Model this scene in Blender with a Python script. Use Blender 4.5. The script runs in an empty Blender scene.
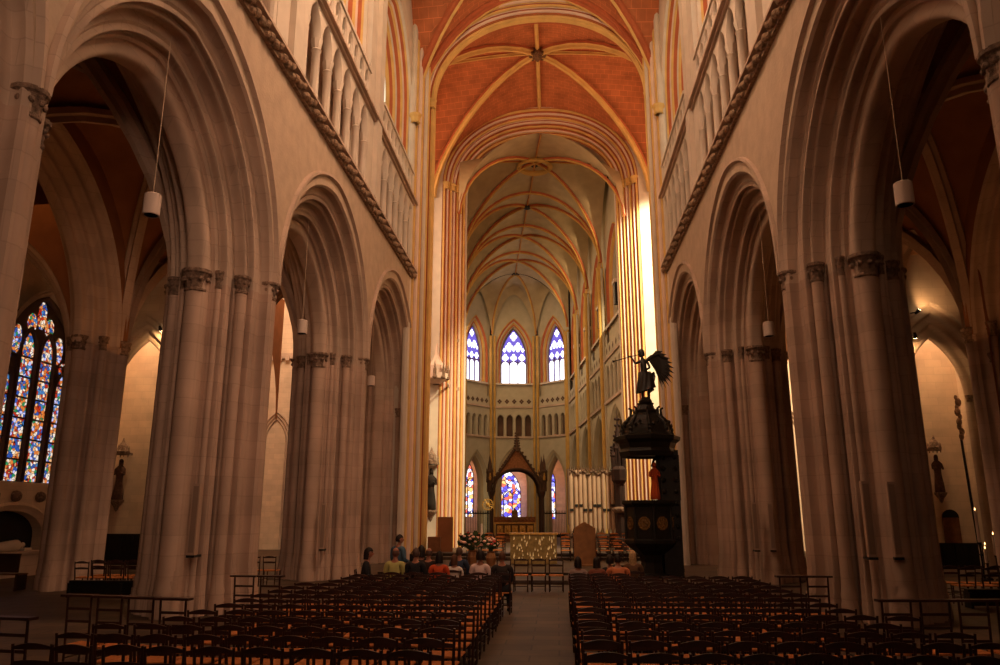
import bpy, bmesh, math, random
from mathutils import Vector, Matrix
random.seed(7)
PI = math.pi
sc = bpy.context.scene
COL = sc.collection

# ------------------------------------------------------------------ camera
F, VX, VY, EYE = 760.0, 557.0, 515.0, 2.1
def cam_axes(yaw, p):
    f = Vector((-math.sin(yaw)*math.cos(p), math.cos(yaw)*math.cos(p), math.sin(p)))
    r = Vector((math.cos(yaw), math.sin(yaw), 0)); return r, r.cross(f), f
yaw, pit = .07, .23
for _ in range(60):
    r, u, f = cam_axes(yaw, pit)
    d = Vector((0, 1, 0)); x = 500+F*d.dot(r)/d.dot(f); y = 332.5-F*d.dot(u)/d.dot(f)
    yaw += (VX-x)/F*.9; pit += (VY-y)/F*.9
r, u, f = cam_axes(yaw, pit)
cam = bpy.data.cameras.new('camera'); camo = bpy.data.objects.new('camera', cam); COL.objects.link(camo)
cam.sensor_fit = 'HORIZONTAL'; cam.sensor_width = 36; cam.lens = F/1000*36; cam.clip_end = 400; cam.clip_start = .05
M = Matrix((r, u, -f)).transposed().to_4x4(); M.translation = Vector((0, 0, EYE)); camo.matrix_world = M
sc.camera = camo

# ------------------------------------------------------------------ view, world, lights
sc.view_settings.view_transform = 'Standard'; sc.view_settings.look = 'None'
sc.view_settings.gamma = 1; sc.view_settings.use_curve_mapping = False
sc.view_settings.exposure = 0.0
sc.cycles.use_denoising = True
sc.cycles.max_bounces = 7; sc.cycles.diffuse_bounces = 4; sc.cycles.glossy_bounces = 2
sc.cycles.sample_clamp_indirect = 3.0
w = bpy.data.worlds.new('world'); sc.world = w; w.use_nodes = True
w.node_tree.nodes['Background'].inputs[0].default_value = (1, .5, .25, 1)
w.node_tree.nodes['Background'].inputs[1].default_value = .01

def aim(o, loc, tgt):
    o.location = loc; o.rotation_euler = (Vector(tgt)-Vector(loc)).to_track_quat('-Z', 'Y').to_euler()
def area(name, loc, tgt, sx, sy, e, col, spread=180):
    l = bpy.data.lights.new(name, 'AREA'); l.shape = 'RECTANGLE'; l.size = sx; l.size_y = sy; l.energy = e; l.color = col
    l.spread = math.radians(spread)
    o = bpy.data.objects.new(name, l); COL.objects.link(o); aim(o, loc, tgt); return o
def spot(name, loc, tgt, e, col, ang=60, blend=.5, rad=.1):
    l = bpy.data.lights.new(name, 'SPOT'); l.energy = e; l.color = col; l.spot_size = math.radians(ang); l.spot_blend = blend
    l.shadow_soft_size = rad
    o = bpy.data.objects.new(name, l); COL.objects.link(o); aim(o, loc, tgt); return o
XC = -.73
DAY = (1, .60, .36); WARM = (1, .58, .30); AMB = (1, .42, .14)
# daylight of the high windows of the nave, of the great west window, and of the two transepts
area('nave_daylight_left', (XC-5.9, 17, 25), (XC+6.3, 18, 14.5), 3, 30, 4600, DAY, 112)
area('nave_daylight_right', (XC+5.9, 17, 25), (XC-6.3, 18, 14.5), 3, 30, 6800, DAY, 112)
area('west_window_daylight', (XC+2, -6, 21), (XC-1, 36, 22), 8, 10, 650, DAY, 120)
area('left_pillar_fill', (XC+4.5, -5, 9), (XC-7, 24, 7), 4, 6, 120, (1, .60, .40), 60)  # added fill without a real door, brightens the left pillars
area('transept_daylight_left', (XC-18, 42, 20), (XC, 42, 24), 9, 12, 1700, WARM)
area('transept_daylight_right', (XC+18, 42, 20), (XC, 42, 24), 9, 12, 1250, WARM)
area('near_arch_fill', (XC, 22, 25.5), (XC, 36, 24.5), 9, 3, 420, (1, .66, .36), 120)  # unseen lamp added mid-nave to brighten the near crossing arch
spot('low_sun_shaft', (11.9, 37.4, 27.0), (6.0, 47.3, 12), 60000, (1, .84, .5), 62, .4, .3)
area('transept_wall_fill', (XC-14, 38.5, 20), (XC-14, 48, 8), 5, 8, 1900, (1, .74, .5))  # extra fill added to brighten the cream transept wall
spot('altar_flame_fill', (XC+.5, 26, 14), (-.95, 31.6, .8), 3000, (1, .7, .36), 26, .6, .1)  # unseen lamp added to make the altar's gilt flames bright
area('transept_wall_fill_right', (XC+15.5, 38.5, 20), (XC+15, 48, 8), 4, 8, 1500, DAY)  # extra fill added for the bright strip of right transept wall

# ------------------------------------------------------------------ materials
MATS = {}
def mat(name, col, rough=.85, var=.12, vscale=1.5, bump=0, block=None, metal=0, mortar=.72, emis=None, es=0, spec=.25):
    if name in MATS: return MATS[name]
    m = bpy.data.materials.new(name); m.use_nodes = True; nt = m.node_tree; N = nt.nodes; L = nt.links
    b = N['Principled BSDF']; b.inputs['Roughness'].default_value = rough; b.inputs['Metallic'].default_value = metal
    b.inputs['Specular IOR Level'].default_value = spec
    tc = N.new('ShaderNodeTexCoord')
    nz = N.new('ShaderNodeTexNoise'); nz.inputs['Scale'].default_value = vscale; nz.inputs['Detail'].default_value = 5
    L.new(tc.outputs['Object'], nz.inputs['Vector'])
    mp = N.new('ShaderNodeMapRange'); mp.inputs[1].default_value = .3; mp.inputs[2].default_value = .7
    mp.inputs[3].default_value = 1-var; mp.inputs[4].default_value = 1+var
    L.new(nz.outputs['Fac'], mp.inputs[0])
    mx = N.new('ShaderNodeVectorMath'); mx.operation = 'SCALE'
    L.new(mp.outputs[0], mx.inputs['Scale'])
    mx.inputs[0].default_value = col
    out = mx.outputs[0]; hgt = nz.outputs['Fac']
    if block:
        bw, bh = block
        sp = N.new('ShaderNodeSeparateXYZ'); L.new(tc.outputs['Object'], sp.inputs[0])
        ad = N.new('ShaderNodeMath'); L.new(sp.outputs[0], ad.inputs[0]); L.new(sp.outputs[1], ad.inputs[1])
        cb = N.new('ShaderNodeCombineXYZ'); L.new(ad.outputs[0], cb.inputs[0]); L.new(sp.outputs[2], cb.inputs[1])
        br = N.new('ShaderNodeTexBrick'); br.inputs['Scale'].default_value = 1; br.inputs['Brick Width'].default_value = bw
        br.inputs['Row Height'].default_value = bh; br.inputs['Mortar Size'].default_value = .012
        br.inputs['Mortar Smooth'].default_value = .5
        br.inputs['Color1'].default_value = (1.05, 1.05, 1.05, 1); br.inputs['Color2'].default_value = (.93, .93, .93, 1)
        br.inputs['Mortar'].default_value = (mortar,)*3+(1,)
        L.new(cb.outputs[0], br.inputs['Vector'])
        m2 = N.new('ShaderNodeVectorMath'); m2.operation = 'MULTIPLY'; L.new(out, m2.inputs[0]); L.new(br.outputs['Color'], m2.inputs[1]); out = m2.outputs[0]
    L.new(out, b.inputs['Base Color'])
    if bump:
        bp = N.new('ShaderNodeBump'); bp.inputs['Strength'].default_value = bump; bp.inputs['Distance'].default_value = .03
        n2 = N.new('ShaderNodeTexNoise'); n2.inputs['Scale'].default_value = vscale*6; L.new(tc.outputs['Object'], n2.inputs['Vector'])
        L.new(n2.outputs['Fac'], bp.inputs['Height']); L.new(bp.outputs[0], b.inputs['Normal'])
    if emis:
        b.inputs['Emission Color'].default_value = emis+(1,); b.inputs['Emission Strength'].default_value = es
    MATS[name] = m; return m
STONE = mat('pale_stone', (.50, .365, .28), var=.16, vscale=.9, block=(.95, .36), bump=.15, mortar=.86)
PIER = mat('pier_stone', (.45, .31, .235), var=.18, vscale=.7, block=(1.1, .42), bump=.15, mortar=.85)
PLAST = mat('wall_plaster', (.50, .375, .275), var=.10, vscale=2.5, bump=.3)
WHITE = mat('white_stone', (.62, .53, .44), var=.08)
CREAM = mat('cream_wall_stone', (.66, .50, .36), var=.1, block=(.7, .33), mortar=.88)
GOLD = mat('ochre_paint', (.66, .42, .15), var=.12)
RED = mat('red_paint', (.44, .12, .05), var=.12)
PINK = mat('pale_pink_paint', (.72, .55, .46), var=.06)
GREY = mat('choir_grey_paint', (.46, .40, .29), var=.08)
GREYP = mat('choir_vault_paint', (.45, .35, .21), var=.1)
OCRE = mat('choir_ochre_shaft', (.55, .33, .09), var=.12)
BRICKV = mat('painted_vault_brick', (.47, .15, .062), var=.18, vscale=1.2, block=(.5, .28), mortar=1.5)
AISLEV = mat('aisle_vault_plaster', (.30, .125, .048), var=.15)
DARKS = mat('weathered_carving', (.17, .09, .05), var=.4, vscale=9, bump=.8)
CAPM = mat('carved_capital_stone', (.26, .17, .12), var=.5, vscale=14, bump=1.0)
FLOORM = mat('floor_flagstones', (.075, .045, .026), var=.3, vscale=1.3, rough=.6)
WOOD = mat('dark_chair_wood', (.034, .010, .005), rough=.45, var=.3, vscale=8, spec=.4)
RUSH = mat('woven_rush', (.50, .17, .045), rough=.8, var=.25, vscale=25, bump=.5)
BROWN = mat('brown_wood', (.20, .08, .03), rough=.6, var=.25, vscale=5)
BRONZE = mat('black_bronze', (.018, .014, .011), rough=.45, var=.3, vscale=10, spec=.5)
PULP = mat('black_oak', (.012, .009, .006), rough=.5, var=.3, vscale=8)
GILT = mat('dull_gilding', (.55, .30, .07), rough=.4, var=.4, vscale=12, metal=.4)
PGOLD = mat('gilt_relief', (.16, .08, .02), rough=.5, var=.5, vscale=16)
SHADE = mat('white_lamp_casing', (.60, .47, .40), rough=.6, var=.03)
BLACK = mat('black_metal', (.01, .008, .007), rough=.5)
SKIN = mat('skin', (.36, .15, .09), rough=.6, var=.05)
HAIRD = mat('dark_hair', (.018, .010, .007), rough=.6)
HAIRB = mat('brown_hair', (.09, .035, .015), rough=.6)
HAIRG = mat('grey_hair', (.10, .055, .04), rough=.6)
HAIRL = mat('blond_hair', (.45, .28, .13), rough=.6, var=.3, vscale=20)
def cloth(n, c): return mat('cloth_'+n, c, rough=.9, var=.12, vscale=9)
GREEN = mat('plant_leaves', (.03, .045, .015), var=.4, vscale=10)
PETAL = mat('pale_petals', (.75, .42, .34), var=.3, vscale=20)
PETALR = mat('red_petals', (.45, .05, .04), var=.3, vscale=20)

# floor joints
nt = FLOORM.node_tree; N = nt.nodes; L = nt.links
tc = N.new('ShaderNodeTexCoord'); br = N.new('ShaderNodeTexBrick'); br.inputs['Scale'].default_value = 1
br.inputs['Brick Width'].default_value = .9; br.inputs['Row Height'].default_value = .5; br.inputs['Mortar Size'].default_value = .015
br.inputs['Color1'].default_value = (1.15, 1.15, 1.15, 1); br.inputs['Color2'].default_value = (.8, .8, .8, 1); br.inputs['Mortar'].default_value = (.45, .45, .45, 1)
L.new(tc.outputs['Object'], br.inputs['Vector'])
bs = N['Principled BSDF']; src = bs.inputs['Base Color'].links[0].from_socket
m2 = N.new('ShaderNodeVectorMath'); m2.operation = 'MULTIPLY'; L.new(src, m2.inputs[0]); L.new(br.outputs['Color'], m2.inputs[1]); L.new(m2.outputs[0], bs.inputs['Base Color'])

def plan_map(m):
    for n_ in m.node_tree.nodes:
        if n_.type == 'TEX_BRICK':
            l_ = n_.inputs['Vector'].links[0]; m.node_tree.links.remove(l_)
            m.node_tree.links.new(next(q for q in m.node_tree.nodes if q.type == 'TEX_COORD').outputs['Object'], n_.inputs['Vector'])
plan_map(BRICKV)
def emat(name, col, s):
    if name in MATS: return MATS[name]
    m = bpy.data.materials.new(name); m.use_nodes = True; b = m.node_tree.nodes['Principled BSDF']
    b.inputs['Base Color'].default_value = (.02, .02, .02, 1); b.inputs['Emission Color'].default_value = col+(1,); b.inputs['Emission Strength'].default_value = s
    MATS[name] = m; return m
WGLASS = emat('white_daylit_glass', (.93, .92, 1.0), 3.0)
DGLASS = emat('daylit_glass', (1, .85, .6), 1.2)
BULB = emat('glowing_bulb', (1, .75, .4), 30)
FLAME = emat('candle_flame', (1, .55, .2), 8)
def stained(name, strength, scale, stops, lead=.06, stretch=(1, 1, 1), base_white=0.0):
    m = bpy.data.materials.new(name); m.use_nodes = True; nt = m.node_tree; N = nt.nodes; L = nt.links
    b = N['Principled BSDF']; b.inputs['Base Color'].default_value = (.02, .02, .02, 1)
    tc = N.new('ShaderNodeTexCoord'); mp = N.new('ShaderNodeMapping'); mp.inputs['Scale'].default_value = stretch
    L.new(tc.outputs['Object'], mp.inputs[0])
    v = N.new('ShaderNodeTexVoronoi'); v.inputs['Scale'].default_value = scale; L.new(mp.outputs[0], v.inputs['Vector'])
    sp = N.new('ShaderNodeSeparateColor'); L.new(v.outputs['Color'], sp.inputs[0])
    cr = N.new('ShaderNodeValToRGB'); cr.color_ramp.interpolation = 'CONSTANT'
    while len(cr.color_ramp.elements) < len(stops): cr.color_ramp.elements.new(.5)
    for e, (p, c) in zip(cr.color_ramp.elements, stops): e.position = p; e.color = c+(1,)
    L.new(sp.outputs[0], cr.inputs[0])
    v2 = N.new('ShaderNodeTexVoronoi'); v2.feature = 'DISTANCE_TO_EDGE'; v2.inputs['Scale'].default_value = scale; L.new(mp.outputs[0], v2.inputs['Vector'])
    ge = N.new('ShaderNodeMath'); ge.operation = 'GREATER_THAN'; ge.inputs[1].default_value = lead; L.new(v2.outputs['Distance'], ge.inputs[0])
    ml = N.new('ShaderNodeVectorMath'); ml.operation = 'SCALE'; L.new(cr.outputs[0], ml.inputs[0]); L.new(ge.outputs[0], ml.inputs['Scale'])
    L.new(ml.outputs[0], b.inputs['Emission Color']); b.inputs['Emission Strength'].default_value = strength
    MATS[name] = m; return m
SG_BIG = stained('figured_stained_glass', .95, 8.5, [(0, (.03, .10, .45)), (.15, (.55, .03, .01)), (.3, (1, .55, .25)), (.48, (.06, .25, .6)), (.58, (1, .85, .7)), (.74, (.02, .28, .10)), (.80, (.8, .22, .04)), (.92, (.6, .6, 1))], .05)
SG_CHAP = stained('chapel_stained_glass', 2.0, 2.6, [(0, (.1, .08, .6)), (.22, (1, .9, .95)), (.45, (.8, .12, .08)), (.58, (.9, .85, 1)), (.72, (.9, .45, .15)), (.84, (.3, .3, .95))], .05)
SG_BLUE = emat('blue_tracery_glass', (.22, .16, .9), .8)
TRAC = mat('blue_glow_tracery', (.16, .12, .30), var=.1)  # blue glow of the windows put into the stone colour
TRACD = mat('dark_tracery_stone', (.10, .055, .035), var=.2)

# ------------------------------------------------------------------ mesh helpers
XF = [Matrix.Identity(4)]
def tag(o, label=None, cat=None, group=None, kind=None):
    if label: o['label'] = label
    if cat: o['category'] = cat
    if group: o['group'] = group
    if kind: o['kind'] = kind
    return o
def empty(name, loc=(0, 0, 0), rz=0):
    o = bpy.data.objects.new(name, None); COL.objects.link(o); o.location = loc; o.rotation_euler = (0, 0, rz); o.empty_display_size = .2; return o
def thing(name, label, cat, loc=(0, 0, 0), rz=0, group=None):
    return tag(empty(name, loc, rz), label, cat, group)
class MB:
    def __init__(s): s.v = []; s.f = []; s.m = []; s.cur = 0
    def add(s, vs, fs, m=None):
        b = len(s.v); X = XF[-1]
        s.v += [tuple(X @ Vector(v)) for v in vs]
        s.f += [tuple(b+i for i in f) for f in fs]
        s.m += (m if isinstance(m, list) else [s.cur if m is None else m]*len(fs))
        return s
    def box(s, x0, x1, y0, y1, z0, z1, m=None):
        s.add([(x, y, z) for z in (z0, z1) for y in (y0, y1) for x in (x0, x1)],
              [(0, 2, 3, 1), (4, 5, 7, 6), (0, 1, 5, 4), (2, 6, 7, 3), (0, 4, 6, 2), (1, 3, 7, 5)], m); return s
    def lathe(s, prof, c=(0, 0, 0), n=14, m=None, sx=1, sy=1):
        vs = []; fs = []; k = len(prof)
        for i in range(n):
            a = 2*PI*i/n
            for r_, z in prof: vs.append((c[0]+sx*r_*math.cos(a), c[1]+sy*r_*math.sin(a), c[2]+z))
        for i in range(n):
            for j in range(k-1):
                a, b = i*k+j, ((i+1) % n)*k+j
                fs.append((a, b, b+1, a+1))
        s.add(vs, fs, m)
        return s
    def tube(s, pts, rad, n=7, m=None, cap=True):
        pts = [Vector(p) for p in pts]; k = len(pts)
        rads = rad if isinstance(rad, (list, tuple)) else [rad]*k
        vs = []; fs = []; prev = None
        for i, p in enumerate(pts):
            t = (pts[min(i+1, k-1)]-pts[max(i-1, 0)]).normalized()
            if prev is None:
                a = t.orthogonal().normalized()
            else:
                a = (prev-t*prev.dot(t)); a = a.normalized() if a.length > 1e-6 else t.orthogonal().normalized()
            prev = a; b = t.cross(a)
            for j in range(n):
                q = 2*PI*j/n; vs.append(tuple(p+(a*math.cos(q)+b*math.sin(q))*rads[i]))
        for i in range(k-1):
            for j in range(n):
                fs.append((i*n+j, i*n+(j+1) % n, (i+1)*n+(j+1) % n, (i+1)*n+j))
        if cap: fs.append(tuple(range(n))[::-1]); fs.append(tuple((k-1)*n+j for j in range(n)))
        s.add(vs, fs, m); return s
    def rib(s, pts, side, sect, mats, closed=False):
        # section points (a along side, b along the in-plane normal)
        pts = [Vector(p) for p in pts]; side = Vector(side).normalized(); k = len(pts); ns = len(sect); vs = []; fs = []; ms = []
        for i, p in enumerate(pts):
            t = (pts[min(i+1, k-1)]-pts[max(i-1, 0)]).normalized(); dn = t.cross(side).normalized()
            if dn.z > 0 or (abs(dn.z) < 1e-6 and False): dn = -dn
            for a, b in sect: vs.append(tuple(p+side*a+dn*b))
        for i in range(k-1):
            for j in range(ns-1):
                fs.append((i*ns+j, i*ns+j+1, (i+1)*ns+j+1, (i+1)*ns+j)); ms.append(mats[j])
        s.add(vs, fs, ms); return s
    def grid(s, fn, nu, nv, m=None):
        vs = [fn(i/nu, j/nv) for i in range(nu+1) for j in range(nv+1)]
        fs = [(i*(nv+1)+j, i*(nv+1)+j+1, (i+1)*(nv+1)+j+1, (i+1)*(nv+1)+j) for i in range(nu) for j in range(nv)]
        s.add(vs, fs, m); return s
    def ico(s, c, r_, m=None, sz=1.0, n=8):
        prof = [(max(1e-4, r_*math.sin(PI*i/5)), -r_*sz*math.cos(PI*i/5)) for i in range(6)]
        return s.lathe(prof, c, n, m)
    def prism(s, poly, y0, y1, m=None, axis='y'):
        n = len(poly)
        if axis == 'y': vs = [(a, y0, b) for a, b in poly]+[(a, y1, b) for a, b in poly]
        elif axis == 'x': vs = [(y0, a, b) for a, b in poly]+[(y1, a, b) for a, b in poly]
        else: vs = [(a, b, y0) for a, b in poly]+[(a, b, y1) for a, b in poly]
        s.add(vs, [tuple(range(n))[::-1], tuple(range(n, 2*n))]+[(i, (i+1) % n, n+(i+1) % n, n+i) for i in range(n)], m); return s
    def build(s, name, mats, parent=None, smooth=None):
        me = bpy.data.meshes.new(name); me.from_pydata(s.v, [], s.f)
        mats = mats if isinstance(mats, (list, tuple)) else [mats]
        for q in mats: me.materials.append(q)
        me.polygons.foreach_set('material_index', s.m)
        me.update()
        bm = bmesh.new(); bm.from_mesh(me); bmesh.ops.recalc_face_normals(bm, faces=bm.faces); bm.to_mesh(me); bm.free()
        if smooth is not None:
            me.polygons.foreach_set('use_smooth', [True]*len(me.polygons)); 
            try: me.set_sharp_from_angle(angle=math.radians(smooth))
            except Exception: pass
        o = bpy.data.objects.new(name, me); COL.objects.link(o)
        if parent is not None: o.parent = parent
        return o
def struct(o, label=None):
    o['kind'] = 'structure'
    if label: o['label'] = label
    return o

# arch paths (s, z) for an inward offset r
def apath(a, h, zs, r_=0, n=14, z0=None, kind='pointed', s0=0):
    """left foot -> apex -> right foot"""
    pts = []
    if kind == 'pointed' and h > a*.98:
        R = (a*a+h*h)/(2*a); c = R-a; R2 = R-r_
        tm = math.acos(max(-1, min(1, c/R2)))
        right = [(R2*math.cos(tm*i/n)-c, zs+R2*math.sin(tm*i/n)) for i in range(n+1)]
    else:
        A, H = a-r_, h-r_
        right = [(A*abs(math.cos(PI/2*i/n))**.92, zs+H*math.sin(PI/2*i/n)**.97) for i in range(n+1)]
    if z0 is not None: right = [(right[0][0], z0)]+right
    left = [(-x, z) for x, z in right]
    pts = left+right[::-1][1:]
    return [(s0+x, z) for x, z in pts]
def arch_sweep(mb, prof, mats, mp, a, h, zs, z0=None, n=14, kind='pointed', s0=0):
    """prof: list of (r, d); mp(s,z,d)->xyz; mats per segment"""
    cols = [[mp(s_, z, d) for s_, z in apath(a, h, zs, r_, n, z0, kind, s0)] for r_, d in prof]
    k = len(cols[0]); vs = [p for c in cols for p in c]; fs = []; ms = []
    for i in range(len(prof)-1):
        for j in range(k-1):
            fs.append((i*k+j, i*k+j+1, (i+1)*k+j+1, (i+1)*k+j)); ms.append(mats[i] if isinstance(mats, (list, tuple)) else mats)
    mb.add(vs, fs, ms)
def spandrel(mb, mp, a, h, zs, s_lo, s_hi, ztop, d=0, s0=0, m=0, n=14, zbot=None, kind='pointed'):
    p = apath(a, h, zs, 0, n, zbot, kind, s0)
    p = [(s_lo, p[0][1])]+p+[(s_hi, p[-1][1])]
    k = len(p); vs = [mp(s_, z, d) for s_, z in p]+[mp(s_, ztop, d) for s_, z in p]
    fs = [(i, i+1, k+i+1, k+i) for i in range(k-1)]
    mb.add(vs, fs, m)
def mould(R, D, spec, n=6):
    """half profile from the wall face (0,0) to the soffit (R,D): spec = [(t0,t1,amp)]"""
    L_ = math.hypot(R, D); nx, ny = D/L_, -R/L_   # normal pointing to the opening/front
    pts = []
    for t0, t1, amp in spec:
        m_ = n if abs(amp) > 1e-6 else 1
        for i in range(m_):
            q = i/m_; t = t0+(t1-t0)*q; hh = amp*math.sin(PI*q)
            pts.append((R*t+nx*hh, D*t+ny*hh))
    pts.append((R, D)); return pts

# rib vault over a rectangle
def vf(t, h): return h*max(0, 1-abs(t)**1.9)**.56
def vaultq(mb_web, mb_rib, c, zs, h, dome, ribsec, ribm, n=20):
    # c: four plan corners (a=-1,b=-1), (1,-1), (1,1), (-1,1)
    c = [Vector(p) for p in c]
    def P(a, b): p = c[0].lerp(c[1], (a+1)/2).lerp(c[3].lerp(c[2], (a+1)/2), (b+1)/2); return p
    def fn(i, j):
        a, b = 2*i-1, 2*j-1; p = P(a, b); return (p.x, p.y, zs+max(vf(a, h), vf(b, h))+dome*(1-a*a)*(1-b*b))
    mb_web.grid(fn, n, n, 0); m = 22
    for path, dz in ((lambda q: (q, q), 1), (lambda q: (q, -q), 1), (lambda q: (q, -1), 0), (lambda q: (q, 1), 0)):
        pts = []
        for i in range(m+1):
            q = -math.cos(PI*i/m); a, b = path(q); p = P(a, b); pts.append((p.x, p.y, zs+vf(q, h)+(dome*(1-q*q)**2 if dz else 0)))
        d_ = Vector(pts[-1])-Vector(pts[0]); mb_rib.rib(pts, (d_.y, -d_.x, 0), ribsec, ribm)
def vault(mb_web, mb_rib, x0, x1, y0, y1, zs, h, dome=.5, mweb=0, ribsec=None, ribm=None, ridges=True, n=20, trans=(True, True)):
    cx, cy, hx, hy = (x0+x1)/2, (y0+y1)/2, (x1-x0)/2, (y1-y0)/2
    def zz(a, b): return zs+max(vf(a, h), vf(b, h))+dome*(1-a*a)*(1-b*b)
    def fn(i, j):
        a, b = 2*i-1, 2*j-1; return (cx+a*hx, cy+b*hy, zz(a, b))
    mb_web.grid(fn, n, n, mweb)
    if mb_rib is None: return
    m = 22
    for sg in (1, -1):
        pts = []
        for i in range(m+1):
            a = -math.cos(PI*i/m); pts.append((cx+a*hx, cy+sg*a*hy, zs+vf(a, h)+dome*(1-a*a)**2))
        mb_rib.rib(pts, Vector((hy, -sg*hx, 0)) if sg > 0 else Vector((hy, hx, 0)), ribsec, ribm)
    if ridges:
        mb_rib.rib([(cx+a*hx, cy, zz(a, 0)) for a in [i/8-1 for i in range(17)]], (0, 1, 0), [(p*.6, q*.6) for p, q in ribsec], ribm)
        mb_rib.rib([(cx, cy+a*hy, zz(0, a)) for a in [i/8-1 for i in range(17)]], (1, 0, 0), [(p*.6, q*.6) for p, q in ribsec], ribm)
    for k, yy in enumerate((y0, y1)):
        if trans[k]:
            pts = [(cx-math.cos(PI*i/m)*hx, yy, zs+vf(math.cos(PI*i/m), h)) for i in range(m+1)]
            mb_rib.rib(pts, (0, 1, 0), ribsec, ribm)
RS = lambda w_, d_: [(-w_, -.02), (-w_, d_*.4), (-w_*.45, d_*.55), (-w_*.4, d_), (w_*.4, d_), (w_*.45, d_*.55), (w_, d_*.4), (w_, -.02)]
RMAT = [1, 1, 1, 0, 1, 1, 1]

# ------------------------------------------------------------------ nave geometry constants
W, TH = 6.15, 2.7
PY = [-.2, 8.75, 17.6, 26.9, 36.2]
ZS, HA, HH = 7.35, 4.5, 4.75
ZSTR = 13.45
SPEC = [(0, .05, .0), (.05, .20, -.14), (.20, .24, 0), (.24, .31, .09), (.31, .35, -.05), (.35, .40, .04), (.40, .54, -.17), (.54, .58, 0), (.58, .66, .09), (.66, .72, -.07), (.72, .76, 0), (.76, .82, -.06), (.82, 1, .12)]
HALF = mould(1.3, TH/2, SPEC)
FULL = HALF+[(r_, TH-d) for r_, d in HALF[::-1][1:]]
STRUCTS = {}

def floor_and_shell():
    b = MB(); b.box(-42, 42, -8, 92, -.3, 0); struct(b.build('floor', FLOORM), 'dark stone flagged floor of the church')
floor_and_shell()

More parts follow.
